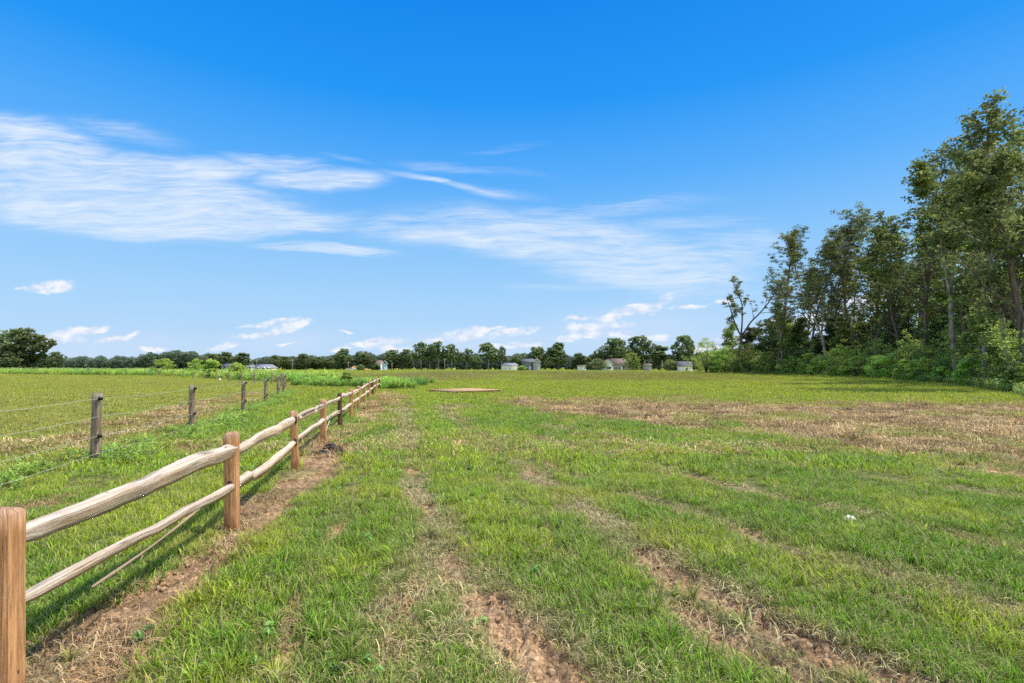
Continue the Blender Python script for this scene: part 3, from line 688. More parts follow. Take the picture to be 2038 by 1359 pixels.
# ------------------------------------------------------------------ wire fence with round posts
def build_wire_fence():
    near = [(-380, 4.2), (190, 8.4), (382, 12.5), (484, 17.2), (528.5, 21.2), (553.5, 26.8), (563, 29.8), (567, 35), (560, 41.5), (541, 47.5)]
    far = [(506, 50), (480.5, 54), (455, 57), (430, 60.5), (405, 64), (384, 68), (365, 72), (346, 77), (315, 84), (300, 91), (288, 97), (266, 103), (220, 112), (166, 121), (100, 131), (20, 142)]
    pts = [(wx(p, Y), Y) for p, Y in near + far]
    root = tag(empty('wire_fence', (pts[1][0], pts[1][1], 0)), 'livestock fence of grey round wooden posts strung with thin white wires', 'fence')
    ix, iy = pts[1]
    for i, (x, y) in enumerate(pts):
        r = np.random.default_rng(600 + i); h = 1.11 + r.normal(0, .02); mb = MB()
        zs = np.linspace(-.2, h, 9); lx, ly = r.normal(0, .018, 2) + np.array([.02, 0])
        mb.tube([(lx * z, ly * z, z) for z in zs], [.075 - .008 * z / h + r.normal(0, .0015) for z in zs], 14)
        o = mb.build('post', M['roundpost'], root, smooth=False); o.location = (x - ix, y - iy, 0)
        if i < 8:
            for z in (1.04, .43):
                mb = MB(); mb.tube([(.065 + lx * z, -.03, z), (.115 + lx * z, -.045, z)], [.02, .026], 8); mb.box(.07 + lx * z, .10 + lx * z, -.065, -.02, z - .03, z + .03)
                s = mb.build('insulator', M['black'], o)
    for z in (1.04, .745, .43, .15):
        mb = MB(); line = []
        for (a, b) in zip(pts[:-1], pts[1:]):
            for t in np.linspace(0, 1, 5, endpoint=False):
                line.append((a[0] + (b[0] - a[0]) * t - ix + .075, a[1] + (b[1] - a[1]) * t - iy - .03, z - .03 * math.sin(math.pi * t)))
        line.append((pts[-1][0] - ix + .075, pts[-1][1] - iy - .03, z))
        mb.tube(line, .0026, 4); mb.build('wire', M['wire'], root)
build_wire_fence()

# ------------------------------------------------------------------ small things on the ground
def crumple(name, pos, rx, ry, h, seed, mat, label, cat, n=16, thr=.0):
    r = np.random.default_rng(seed); mb = MB(); a = np.linspace(0, 6.283, n, endpoint=False); V = []; uv = []
    for k, f in enumerate((1.0, .8, .55, .28)):
        for q in a:
            e = f * (1 + .55 * (vnoise(math.cos(q) * 1.7 + 9, math.sin(q) * 1.7 + seed, seed) - .5) + r.normal(0, .09))
            V.append((rx * e * math.cos(q), ry * e * math.sin(q), (-.02 if k == 0 else h * (1 - f) * r.uniform(.3, 1.5))))
    V.append((0, 0, h * r.uniform(.6, 1.2)))
    Q = [(k * n + j, k * n + (j + 1) % n, (k + 1) * n + (j + 1) % n, (k + 1) * n + j) for k in range(3) for j in range(n)]
    T = [(3 * n + j, 3 * n + (j + 1) % n, 4 * n) for j in range(n)]
    mb.add(V, Q, T); o = mb.build(name, mat); z = float(ground_z(np.array([pos[0]]), np.array([pos[1]]))[0]); o.location = (pos[0], pos[1], z + .03)
    return tag(o, label, cat)
crumple('charred_bundle', gp(660, 890), .17, .09, .10, 3, M['char'], 'black charred bundle lying at the foot of the fourth rail-fence post', 'debris', 20)
crumple('charred_scrap', gp(683, 895), .22, .08, .05, 4, M['char'], 'flat black scrap lying just right of the charred bundle', 'debris', 18)
crumple('charred_scrap', gp(636, 903), .18, .06, .04, 5, M['char'], 'thin black scrap on brown soil left of and nearer than the charred bundle', 'debris', 18)
crumple('crumpled_paper', gp(1690, 1037), .065, .03, .03, 6, M['white'], 'crumpled white scrap lying alone in the green grass at the right', 'litter', 14)
crumple('field_stone', gp(438, 757), .2, .15, .28, 7, M['white'], 'left of two small white lumps at the far wire-fence posts', 'stone', 10)
crumple('field_stone', gp(459, 756), .2, .15, .24, 8, M['white'], 'right of two small white lumps at the far wire-fence posts', 'stone', 10)
def platform():
    root = tag(empty('wooden_platform', (-3.0, 32, 0)), 'low platform of pale new boards lying on the grass in mid field', 'platform')
    m = mat_wood('new_pine_board', (.72, .46, .26), (.45, .27, .14), (.75, .50, .30), 14, .4, .5, 0)
    P = [np.array(p) - np.array([-3.0, 32]) for p in PLAT]          # left, near, right, far
    nb = 20; mb = MB()
    for k in range(nb):
        a0 = P[0] + (P[1] - P[0]) * (k / nb); a1 = P[0] + (P[1] - P[0]) * ((k + .94) / nb)
        b0 = P[3] + (P[2] - P[3]) * (k / nb); b1 = P[3] + (P[2] - P[3]) * ((k + .94) / nb)
        V = [(*q, z) for z in (.13, .165) for q in (a0, a1, b1, b0)]
        mb.add(V, [(0, 3, 2, 1), (4, 5, 6, 7), (0, 1, 5, 4), (1, 2, 6, 5), (2, 3, 7, 6), (3, 0, 4, 7)], uv=[(q, w * .2 + k * .3) for q in (0, 1) for w in (0, 1, 2, 3)])
    mb.build('decking', m, root)
    for (a, b) in ((P[0], P[1]), (P[1], P[2]), (P[2], P[3]), (P[3], P[0])):
        d = (b - a) / np.linalg.norm(b - a); nrm = np.array([d[1], -d[0]]) * .02; mb = MB()
        V = [(*(q + s * nrm), z) for z in (-.05, .127) for q, s in ((a, -1), (a, 1), (b, 1), (b, -1))]
        mb.add(V, [(0, 3, 2, 1), (4, 5, 6, 7), (0, 1, 5, 4), (1, 2, 6, 5), (2, 3, 7, 6), (3, 0, 4, 7)]); mb.build('edge_board', M['oldpost'], root)
platform()

# ------------------------------------------------------------------ trees
def leaves(cl, size, per, seed, flat=.48):
    """cl: (n,5) x y z radius tint -> diamond leaves"""
    r = np.random.default_rng(seed); cl = np.asarray(cl, float)
    idx = np.repeat(np.arange(len(cl)), per); n = len(idx)
    g = r.normal(0, 1, (n, 3)); g /= np.linalg.norm(g, axis=1)[:, None]; g *= (r.uniform(0, 1, (n, 1)) ** .45)
    c = cl[idx, :3] + g * cl[idx, 3:4] * np.array([1, 1, flat])
    a = r.normal(0, 1, (n, 3)); a[:, 2] *= .6; a /= np.linalg.norm(a, axis=1)[:, None]
    b = np.cross(a, r.normal(0, 1, (n, 3)) * .8 + np.array([0, 0, 1.])); b /= np.linalg.norm(b, axis=1)[:, None] + 1e-9
    s = size * r.uniform(.6, 1.35, (n, 1))
    V = np.stack([c - a * s * .5, c + b * s * .33, c + a * s * .5, c - b * s * .33], 1).reshape(-1, 3)
    Q = np.arange(n * 4).reshape(-1, 4)
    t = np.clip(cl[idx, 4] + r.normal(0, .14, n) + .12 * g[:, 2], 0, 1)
    return V, Q, np.repeat(t, 4)
def rot_about(v, ang, axis):
    axis = axis / np.linalg.norm(axis); return v * math.cos(ang) + np.cross(axis, v) * math.sin(ang) + axis * np.dot(axis, v) * (1 - math.cos(ang))
def grow(mb, cl, p, d, L, r0, lvl, cfg, rr):
    n = max(3, int(L / cfg['seg'])); pts = [p]; rad = [r0]; step = L / n
    for i in range(n):
        d = d + rr.normal(0, cfg['jit'] * (1 + .5 * lvl), 3) + np.array([0, 0, cfg['trop'] * lvl]); d = d / np.linalg.norm(d)
        p = p + d * step; pts.append(p); rad.append(r0 * (1 - .72 * (i + 1) / n))
    mb.tube(np.array(pts), rad, [9, 6, 4, 3][min(lvl, 3)], cap=False)
    pts = np.array(pts)
    def at(t): q = t * n; i = min(int(q), n - 1); return pts[i] + (pts[i + 1] - pts[i]) * (q - i), (pts[i + 1] - pts[i]) / step
    if lvl >= cfg['max']:
        for t in cfg['tt']:
            q, _ = at(t); cl.append((*(q + rr.normal(0, .25, 3) * cfg['cr']), cfg['cr'] * rr.uniform(.6, 1.25), 0))
        return
    k = cfg['kids'][lvl]; t0 = cfg['t0'][lvl]
    for i in range(k):
        t = t0 + (1 - t0) * ((i + rr.uniform(.1, .9)) / k) ** (.85); q, dd = at(min(t, .995))
        ax = np.cross(dd, rr.normal(0, 1, 3)); 
        ang = math.radians(rr.uniform(*cfg['ang'][lvl])) * (1 - .35 * t * (lvl == 0))
        nd = rot_about(dd, ang, ax)
        LL = L * cfg['len'][lvl] * rr.uniform(.7, 1.2) * ((1.15 - .75 * t) if lvl == 0 else (1.1 - .5 * t))
        grow(mb, cl, q, nd, LL, r0 * (1 - .7 * t) * .55, lvl + 1, cfg, rr)
CFG_TALL = dict(seg=1.1, jit=.05, trop=.06, max=2, kids=(26, 6), t0=(.24, .22), ang=((35, 75), (30, 65)), len=(.26, .55), tt=(.45, 1.0), cr=.62)
CFG_UNDER = dict(seg=.8, jit=.06, trop=.06, max=2, kids=(14, 5), t0=(.08, .2), ang=((40, 80), (30, 65)), len=(.42, .55), tt=(.3, .65, 1.0), cr=.75)
CFG_WISP = dict(seg=1.0, jit=.085, trop=.04, max=2, kids=(17, 4), t0=(.14, .3), ang=((40, 75), (30, 60)), len=(.30, .5), tt=(.6, 1.0), cr=.55)
CFG_SLIM = dict(seg=1.0, jit=.04, trop=.03, max=2, kids=(20, 4), t0=(.22, .3), ang=((55, 85), (30, 60)), len=(.20, .5), tt=(.5, 1.0), cr=.6)
def tree_meshes(seed, H, r0, cfg, leaf, per, mleaf, mbark, lean=(0, 0), path=None, forks=None, dens_tint=(.25, .6)):
    rr = np.random.default_rng(seed); mb = MB(); cl = []
    d = np.array([lean[0], lean[1], 1.]); d /= np.linalg.norm(d)
    if forks:
        p = np.array([0, 0, -.3]); h1 = forks[0] * H; n = 6; pts = [p]; dd = d.copy()
        for i in range(n): dd = dd + rr.normal(0, .03, 3); dd /= np.linalg.norm(dd); p = p + dd * (h1 + .3) / n; pts.append(p)
        mb.tube(pts, np.linspace(r0 * 1.15, r0 * .85, n + 1), 10, cap=False)
        for (ang, az, f) in forks[1]:
            ax = np.array([-math.sin(az), math.cos(az), 0]); nd = rot_about(dd, math.radians(ang), ax)
            c2 = dict(cfg); c2['t0'] = (.22, cfg['t0'][1]); c2['kids'] = (max(6, int(cfg['kids'][0] * .65)), cfg['kids'][1])
            grow(mb, cl, pts[-1], nd, (H - h1) * f, r0 * .62, 0, c2, rr)
    else:
        grow(mb, cl, np.array([0, 0, -.3]), d, H * .97, r0, 0, cfg, rr)
    cl = np.array(cl); zmax = cl[:, 2].max(); k = H / zmax if abs(H / zmax - 1) > .03 else 1
    cl[:, :3] *= k
    tn = rr.uniform(dens_tint[0], dens_tint[1], len(cl)); cl[:, 4] = tn + .15 * (vnoise(cl[:, 0] * .3, cl[:, 2] * .3, seed) - .5)
    for i in range(len(mb.V)): mb.V[i] = mb.V[i] * k
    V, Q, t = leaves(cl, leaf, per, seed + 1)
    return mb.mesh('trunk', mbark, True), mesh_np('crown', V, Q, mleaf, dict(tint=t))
def place_tree(name, meshes, x, y, rz, s, label, cat='tree', group=None, sz=None):
    o = empty(name, (x, y, float(ground_z(np.array([x]), np.array([y]))[0]) * 0), rz); o.scale = (s, s, sz or s)
    tag(o, label, cat, group)
    if meshes[0]: link(bpy.data.objects.new('trunk', meshes[0]), o)
    link(bpy.data.objects.new('crown', meshes[1]), o); return o

# --- the wood on the right
Bk, Bd, LW, LG = M['bark'], M['barkd'], M['leaf_wood'], M['leaf_wood2']
def hgt(top, d): return (HY - top) / F * d + EYE
WG = 'tall trees along the edge of the wood'
def DREF(px): return float(np.interp(px, [1466, 1646, 1712, 1907, 2016, 2046], [88, 74, 66, 55, 50, 47]))
def wt(px, d, top, seed, cfg, r0, per, leaf, ml, mb_, label, forks=None, lean=(0, 0), name='woodland_tree', tint=(.2, .55)):
    d = edge_d(min(px, 2040)) + (d - DREF(px)) * .55 + 2.5
    m = tree_meshes(seed, hgt(top, d), r0, cfg, leaf, per, ml, mb_, lean, None, forks, tint)
    place_tree(name, m, wx(px, d), d, 0, 1, label, group=WG)
wt(1466, 88, 545, 3, CFG_WISP, .30, 26, .26, LW, Bd, 'scraggly half-bare tree with crooked limbs, leftmost of the wood edge', (.34, [(16, 3.3, .75), (30, .2, 1.0), (40, 2.6, .55), (45, 5.8, .5)]), (.03, 0))
wt(1556, 80, 600, 12, CFG_SLIM, .13, 22, .24, LG, Bk, 'thin pale-stemmed tree standing just right of the scraggly half-bare one')
wt(1548, 80, 442, 113, CFG_TALL, .22, 24, .27, LW, Bd, 'dark drooping tree just left of the thin pale stem, first tall crown of the wood', lean=(.0, 0))
wt(1608, 82, 425, 13, CFG_TALL, .24, 24, .27, LW, Bd, 'tall dark tree second from the left among the high crowns of the wood', lean=(-.10, 0))
wt(1646, 74, 452, 14, CFG_TALL, .25, 26, .27, LW, Bk, 'tree with a pale leaning trunk that forks low in the middle of the wood edge', (.30, [(12, 3.4, 1.0), (14, .1, .95)]), (-.05, 0))
wt(1672, 84, 420, 15, CFG_TALL, .22, 22, .27, LW, Bd, 'dark-trunked tree behind the pale forked one near the middle of the wood')
wt(1702, 79, 388, 16, CFG_TALL, .25, 22, .27, LW, Bd, 'ivy-dark straight tree with the high crown right of the pale forked trunk')
wt(1712, 66, 470, 17, CFG_TALL, .24, 26, .26, LG, Bd, 'tree with a dark trunk curving up to the right out of pale-green saplings', (.28, [(10, .1, 1.0), (34, .2, .8)]), (.38, .0))
wt(1850, 64, 286, 18, CFG_TALL, .24, 20, .27, LW, Bd, 'tall tree with a ragged pointed top left of the highest crowns', lean=(-.06, 0))
wt(1907, 55, 315, 19, CFG_TALL, .23, 26, .26, LG, Bk, 'tall tree with a thick bare grey trunk that forks high, near the right', (.40, [(15, 3.3, 1.0), (6, .4, 1.0)]), (-.07, 0))
wt(1925, 70, 296, 20, CFG_TALL, .28, 21, .28, LW, Bd, 'tall dark crown rising behind the thick grey trunk')
wt(1960, 54, 420, 21, CFG_SLIM, .19, 40, .25, LG, Bk, 'slender grey-stemmed tree right of the thick grey trunk', lean=(-.01, 0))
wt(2016, 52, 208, 22, CFG_TALL, .20, 18, .26, LW, Bk, 'tallest tree of the wood, its broad dark crown near the right edge', lean=(-.03, 0))
wt(2046, 47, 262, 23, CFG_TALL, .28, 20, .26, LW, Bd, 'dark massive trunk cut by the right edge of the photo')
bgm = [tree_meshes(70 + k, 22 + 2 * k, .22, CFG_TALL, .34, 17, LW if k % 2 else LG, Bd, dens_tint=(.1, .6)) for k in range(4)]
rr = np.random.default_rng(5)
back = [(1610,97,480),(1655,102,440),(1730,92,420),(1780,86,400),(1790,98,380),(1835,80,360),(1880,86,330),(1950,76,300),(1990,68,260),(2030,62,240),(2080,70,200),(2110,50,230),(2150,58,190),
        (1560,108,520),(1690,112,470),(1760,110,450),(1850,100,400),(1930,92,360),(2000,84,330),(2070,80,300),(2190,45,260),(1745,74,500),(1815,72,430)]
for i, (px, d, top) in enumerate(back):
    if i % 2 and px > 1780: continue
    d = edge_d(min(px, 2040)) + rr.uniform(9, 26)
    h = hgt(top + 32, d); k = i % 4; s = h / (22 + 2 * k)
    place_tree('woodland_tree', bgm[k], wx(px, d), d, rr.uniform(0, 6.28), s, 'tree deep in the wood, half hidden behind the trunks of the front row', group='trees deep in the wood')
unm = [tree_meshes(90 + k, 10, .10, CFG_UNDER, .27, 30, LG if k else M['leaf_dark'], Bd, dens_tint=(.2, .75)) for k in range(4)]
for i in range(66):
    d = 36 + 90 * (i / 65.0) + rr.uniform(-2, 2); off = rr.uniform(4.5, 16); s_ = rr.uniform(.5, 1.25)
    place_tree('understorey_tree', unm[i % 4], wood_x(d) + off, d, rr.uniform(0, 6.28), s_, 'small leafy tree filling the gaps between the tall trunks of the wood', group='understorey trees of the wood')
def brush(name, n, seed, y0, y1, off0, off1, h0, h1, leaf, mat, label, per=26, cr=.9, tint=(.1, .6)):
    r = np.random.default_rng(seed); Y = r.uniform(y0, y1, n); X = wood_x(Y) + r.uniform(off0, off1, n) * (.75 if y0 < 50 else 1)
    top = h0 + (h1 - h0) * fbm(X * .22, Y * .22, seed, 3) * 1.3
    Z = top * r.uniform(0, 1, n) ** .8
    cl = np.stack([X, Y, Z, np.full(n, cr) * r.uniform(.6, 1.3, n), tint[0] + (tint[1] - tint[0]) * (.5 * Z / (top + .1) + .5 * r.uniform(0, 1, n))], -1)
    V, Q, t = leaves(cl, leaf, per, seed, .8)
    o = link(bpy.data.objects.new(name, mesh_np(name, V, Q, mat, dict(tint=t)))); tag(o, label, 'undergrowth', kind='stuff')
brush('undergrowth', 2600, 161, 26, 125, 6, 24, 3, 9.5, .30, M['leaf_dark'], 'dense dark undergrowth filling the wood between the trunks', 46, 1.0, (.0, .55))
brush('undergrowth', 1900, 162, 30, 124, .3, 5.0, .5, 6.2, .21, M['leaf_wood2'], 'mid-green brambles and bushes along the front of the wood', 30, .55, (.1, .95))
brush('undergrowth', 500, 164, 112, 145, -1.0, 14, 1.5, 6.5, .26, M['leaf_wood2'], 'yellow-green thicket where the wood tapers off at its far left end', 50, .9, (.45, .95))
def woodweeds():
    r = np.random.default_rng(163); n = 4200; Y = r.uniform(22, 128, n); X = wood_x(Y) + np.abs(r.normal(0, 1.4, n)) + r.uniform(0, 3.5, n) - .8
    c = mixc(C(.17, .27, .06)[None], C(.31, .38, .11)[None], fbm(X * .3, Y * .3, 97, 3))
    scatter('edge_weeds', 'tall_weed', X, Y, r.uniform(.35, .75, n), jitcol(c, r, .15), 'rank green weeds along the foot of the wood', 'weeds', seed=163)
woodweeds()
# saplings and shrubs
def shrub_mesh(seed, h, w, leaf, per, mleaf, n=60, tint=(.3, .95), round_=False):
    r = np.random.default_rng(seed); mb = MB(); cl = []
    for k in range(6):
        a = r.uniform(0, 6.28); rr_ = r.uniform(.1, .5) * w; z = h * r.uniform(.55, .9)
        mb.tube([(0, 0, -.1), (math.cos(a) * rr_ * .4, math.sin(a) * rr_ * .4, z * .5), (math.cos(a) * rr_, math.sin(a) * rr_, z)], [.03 * h / 2, .02 * h / 2, .006 * h], 4, cap=False)
    for _ in range(n):
        a = r.uniform(0, 6.28); z = r.uniform(.05, 1) if not round_ else r.uniform(.02, 1); prof = math.sin(math.pi * min(1, (.18 + .82 * z))) ** .6 if not round_ else math.sqrt(max(0.03, 1 - (2 * z - .9) ** 2 * .85))
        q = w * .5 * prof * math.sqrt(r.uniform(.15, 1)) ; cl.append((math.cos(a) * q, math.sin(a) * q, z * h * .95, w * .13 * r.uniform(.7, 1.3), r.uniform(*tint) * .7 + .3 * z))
    V, Q, t = leaves(cl, leaf, per, seed)
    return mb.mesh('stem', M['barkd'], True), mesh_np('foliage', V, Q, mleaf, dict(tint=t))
def place_shrub(name, m, x, y, rz, s, label, cat, group=None):
    o = empty(name, (x, y, 0), rz); o.scale = (s, s, s); tag(o, label, cat, group)
    link(bpy.data.objects.new('stem', m[0]), o); link(bpy.data.objects.new('foliage', m[1]), o)
LB, LD = M['leaf_bright'], M['leaf_dark']
SG = 'light green saplings in front of the wood'
saps = [(1405, 104, 684, 4.6, 'bright green young tree standing clear at the far left end of the wood', 'sapling'),
        (1608, 66, 706, 2.6, 'leafy green shrub left of the pale leaning trunk', 'shrub'),
        (1672, 62, 692, 3.4, 'large feathery pale-green sapling right of the pale leaning trunk', 'sapling'),
        (1690, 58, 716, 2.6, 'low yellow-green bush at the foot of the feathery pale-green sapling', 'shrub'),
        (1728, 56, 722, 2.2, 'small dull green shrub under the dark curving trunk', 'shrub'),
        (1765, 54, 712, 3.2, 'broad bright yellow-green sapling midway between the curving and the thick grey trunk', 'sapling'),
        (1800, 53, 724, 1.7, 'small olive bush just right of the broad bright sapling', 'shrub'),
        (1872, 47, 728, 1.6, 'small bright sapling left of the foot of the thick grey trunk', 'sapling'),
        (2028, 40, 735, 1.5, 'small shrub in the weeds at the right edge', 'shrub'),
        (1575, 66, 712, 3.0, 'pale green sapling left of the leafy shrub at the middle of the wood edge', 'sapling'),
        (1632, 66, 717, 2.6, 'low pale bush right at the foot of the pale leaning trunk', 'shrub'),
        (1705, 56, 708, 2.8, 'upright pale-green sapling between the feathery one and the dull shrub', 'sapling'),
        (1745, 54, 720, 2.4, 'rounded yellow-green bush touching the left side of the broad bright sapling', 'shrub'),
        (1835, 50, 716, 2.6, 'mid-green bush halfway from the broad bright sapling to the thick grey trunk', 'shrub'),
        (1930, 44, 722, 2.0, 'leafy green bush between the thick grey trunk and the slender stem', 'shrub')]
for i, (px, d, top, w, lab, cat) in enumerate(saps):
    d0 = d; d = edge_d(px) + (.6 if i else -2); w = 1.15 * w * d / d0; h = hgt(top - (14, 4, 9, 0)[i % 4], d); m = shrub_mesh(200 + i, h, w, .2, 60, LB if i not in (4, 8) else M['leaf_wood2'], 60 if i else 90)
    place_shrub('sapling' if cat == 'sapling' else 'shrub', m, wx(px, d), d, 0, 1, lab, cat, SG)
darks = [(1440, 100, 690, 6, 'yellow-olive bush between the bright young tree and the scraggly tree', 'leaf_bright', .25), (1490, 84, 682, 5.5, 'dark green bush at the foot of the scraggly half-bare tree', 'leaf_wood2', .3),
         (1428, 98, 706, 4.5, 'dark round bush right of the bright young tree', 'leaf_dark', .6), (1530, 78, 700, 5.0, 'mid-green bush right of the scraggly tree, left of the thin pale stem', 'leaf_wood2', .35),
         (1585, 74, 690, 5.0, 'dark bush right of the thin pale stem', 'leaf_dark', .7), (1476, 90, 712, 4, 'low yellowish bush in front of the scraggly tree', 'leaf_wood2', .7)]
for i, (px, d, top, w, lab, mk, tn) in enumerate(darks):
    d0 = d; d = edge_d(px) + 2.0 + .8 * (i % 3); w = w * d / d0
    place_shrub('bush', shrub_mesh(230 + i, hgt(top, d), w, .24, 60, M[mk], 80, (tn * .5, tn + .3), True), wx(px, d), d, 0, 1, lab, 'bush', 'bushes at the left end of the wood')
brs = [(327, 95, 713, 4.0, 'rounded bright yellow-green bush at the far run of the wire fence, leftmost of three', 'bush'), (421, 70, 714, 2.3, 'bright green bush beyond the far wire-fence posts, middle one of three', 'bush'),
       (470, 66, 722, 2.6, 'bright spreading bush hiding the low white house, rightmost of three', 'bush'), (390, 88, 712, 3.0, 'loose green sapling left of the middle bright bush', 'sapling'),
       (690, 41, 739, 1.0, 'small bright sapling in the weeds beside the end of the rail fence', 'sapling')]
for i, (px, d, top, w, lab, cat) in enumerate(brs):
    h = hgt(top, d); place_shrub(cat, shrub_mesh(250 + i, h, w, .18, 60, LB, 60, round_=(i < 3)), wx(px, d), d, 0, 1, lab, cat, 'bright bushes along the wire fence')

# --- far tree line
def far_mesh(seed, kind, mleaf, leaf=.55):
    """10 m tall tree for a few dozen pixels; kind: round, open, tall"""
    r = np.random.default_rng(seed); mb = MB(); cl = []; H = 10
    mb.tube([(0, 0, -.3), (.1, 0, 3), (.0, .1, 7.5)], [.22, .17, .06], 6, cap=False)
    lobes = []
    k = {'round': 9, 'open': 8, 'tall': 9}[kind]; w = {'round': 4.0, 'open': 2.6, 'tall': 2.2}[kind]; z0 = {'round': 1.8, 'open': 4.0, 'tall': 2.6}[kind]
    for i in range(k):
        a = r.uniform(0, 6.28); z = z0 + (8.6 - z0) * (i + .5) / k; f = math.sin(math.pi * (.25 + .68 * (z - z0) / (10 - z0))) 
        q = w * f * r.uniform(.35, .75); c = np.array([math.cos(a) * q, math.sin(a) * q, z]); lobes.append((c, w * f * r.uniform(.5, .75)))
        mb.tube([(0, 0, z * .55), (c[0] * .6, c[1] * .6, z * .85), tuple(c)], [.09, .06, .03], 4, cap=False)
    lobes.append((np.array([0, 0, 8.6]), w * .42))
    if kind != 'open': lobes.append((np.array([0, 0, (z0 + 8) / 2]), w * .8))
    for c, rad in lobes:
        m = int((16 if kind == 'open' else 26) * (rad / 1.6) ** 1.5) + 6
        for _ in range(m):
            g = r.normal(0, 1, 3); g /= np.linalg.norm(g); g *= r.uniform(.5, 1) ** .5
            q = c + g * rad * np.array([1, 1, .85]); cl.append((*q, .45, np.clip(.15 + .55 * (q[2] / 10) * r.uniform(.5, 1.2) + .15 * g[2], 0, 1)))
    V, Q, t = leaves(cl, leaf, 13, seed + 3, .8); 
    return mb.mesh('trunk', M['bark' if kind == 'open' else 'barkd'], True), mesh_np('crown', V, Q, mleaf, dict(tint=t))
FM = {k: [far_mesh(400 + 10 * j + i, k, M['leaf_far']) for i in range(3)] for j, k in enumerate(('round', 'open', 'tall'))}
def ft(px, top, hw, d, kind, label, i, cat='tree'):
    h = hgt(top, d); m = FM[kind][i % 3]; w0 = {'round': 4.0, 'open': 2.6, 'tall': 2.2}[kind] * 1.25
    sxy = 1.32 * (hw * d / F) / w0
    o = place_tree('field_tree', m, wx(px, d), d, (i * 2.3) % 6.28, 1, label, cat, 'trees along the far side of the fields')
    o.scale = (sxy, sxy, h / 10)
far = [(48, 652, 44, 185, 'round', 'big dark spreading tree at the far left of the field'), (4, 655, 22, 190, 'round', 'dark tree cut by the left edge of the photo, left of the big spreading one'),
 (14, 700, 24, 180, 'round', 'low dark tree under the big spreading one at the left edge'), (112, 699, 14, 300, 'round', 'small pointed tree top right of the big spreading tree'),
 (425, 703, 18, 300, 'round', 'rounded tree behind the middle bright bush of the wire fence'), (448, 699, 18, 290, 'round', 'taller rounded tree behind the low white house'),
 (484, 699, 16, 270, 'tall', 'dark upright tree right of the low white house'), (547, 706, 13, 300, 'round', 'small tree right of the long low house with pale roof'),
 (566, 708, 14, 310, 'round', 'bushy tree just left of the wooden pole among far trees'), (604, 703, 15, 300, 'round', 'rounded tree right of the wooden pole among far trees'),
 (630, 709, 16, 310, 'round', 'lower tree in the far row above the brown crop field'), (655, 711, 14, 310, 'round', 'low tree left of the domed dark tree'),
 (684, 693, 21, 290, 'round', 'domed dark tree above the white car'), (722, 698, 20, 290, 'round', 'rounded dark tree just left of the white and blue house'),
 (783, 695, 20, 300, 'round', 'bushy tree directly right of the white and blue house'), (808, 694, 15, 300, 'round', 'bushy tree second to the right of the white and blue house'),
 (838, 678, 16, 290, 'open', 'tall open tree with bare lower trunk, leftmost of the row of five'), (855, 684, 12, 295, 'open', 'narrow open tree squeezed second in the row of five'),
 (873, 676, 15, 290, 'open', 'tallest open tree, middle of the row of five'), (899, 682, 15, 290, 'open', 'open tree fourth in the row of five'), (929, 692, 13, 290, 'open', 'lower open tree at the right end of the row of five'),
 (945, 708, 12, 310, 'round', 'low tree in the gap between the row of five and the thin sparse tree'), (972, 679, 20, 285, 'open', 'sparse see-through tree standing left of the white garage'),
 (998, 687, 10, 285, 'open', 'thin sparse tree right beside the larger see-through one'), (1026, 708, 16, 300, 'round', 'low trees behind the white garage'),
 (1068, 689, 24, 300, 'round', 'broad domed tree behind the grey barn-like house'), (1111, 678, 21, 280, 'tall', 'tall dark tree right of the grey barn-like house'),
 (1152, 702, 17, 300, 'round', 'olive rounded tree above the small white shed'), (1189, 697, 18, 290, 'round', 'rounded tree left of the two great domed trees'),
 (1222, 671, 30, 280, 'round', 'great domed tree behind the white gabled house, left one of two'), (1274, 667, 28, 280, 'round', 'great domed tree behind the white gabled house, right one of two'),
 (1312, 685, 19, 270, 'tall', 'tall dark tree right of the two great domed trees'), (1340, 708, 13, 280, 'round', 'small tree between the tall dark tree and the grey-roofed house'),
 (1364, 666, 22, 265, 'round', 'tall leaning-crowned tree behind the grey-roofed house'), (1390, 700, 14, 290, 'round', 'tree half hidden behind the bright young tree at the wood end')]
for i, a in enumerate(far): ft(a[0], a[1], a[2], a[3], a[4], a[5], i)
def bush(px, top, hw, d, mk, label, i):
    h = hgt(top, d); w = 2 * hw * d / F
    place_shrub('bush', shrub_mesh(500 + i, h, w, .5, 26, M[mk], 90, (.2, .75), True), wx(px, d), d, 0, 1, label, 'bush', 'bushes around the far houses')
bush(1189, 714, 18, 225, 'leaf_far', 'dense round bush between the small white shed and the gabled house', 0)
bush(1257, 700, 19, 225, 'leaf_wood2', 'light green round tree in front of the white gabled house porch', 1)
bush(1334, 716, 15, 235, 'leaf_wood', 'brownish bush left of the grey-roofed house', 2)
bush(718, 726, 9, 240, 'leaf_far', 'small dark bush left of the house with blue wall', 3)
bush(748, 725, 9, 235, 'leaf_dark', 'dark reddish round bush in front of the house with blue wall', 4)
bush(1038, 728, 8, 200, 'leaf_bright', 'bright yellow bush between the white garage and the grey barn-like house', 5)
def farwood(name, x0, x1, d0, d1, n, htop, seed, mat, label, per=34):
    n = int(n * 2.6)
    r = np.random.default_rng(seed); D = r.uniform(d0, d1, n); px = r.uniform(x0, x1, n); X = wx(px, D)
    tops = htop(px) + 7 * (fbm(px * .06, px * 0, seed, 3) - .5) * 2; H = (HY - tops) / F * D + EYE
    Z = H * r.uniform(.02, 1, n) ** .7
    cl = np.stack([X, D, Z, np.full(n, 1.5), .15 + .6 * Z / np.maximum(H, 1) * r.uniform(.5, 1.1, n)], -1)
    V, Q, t = leaves(cl, .85, per, seed, .8)
    o = link(bpy.data.objects.new(name, mesh_np(name, V, Q, mat, dict(tint=t)))); tag(o, label, 'woodland', kind='stuff')
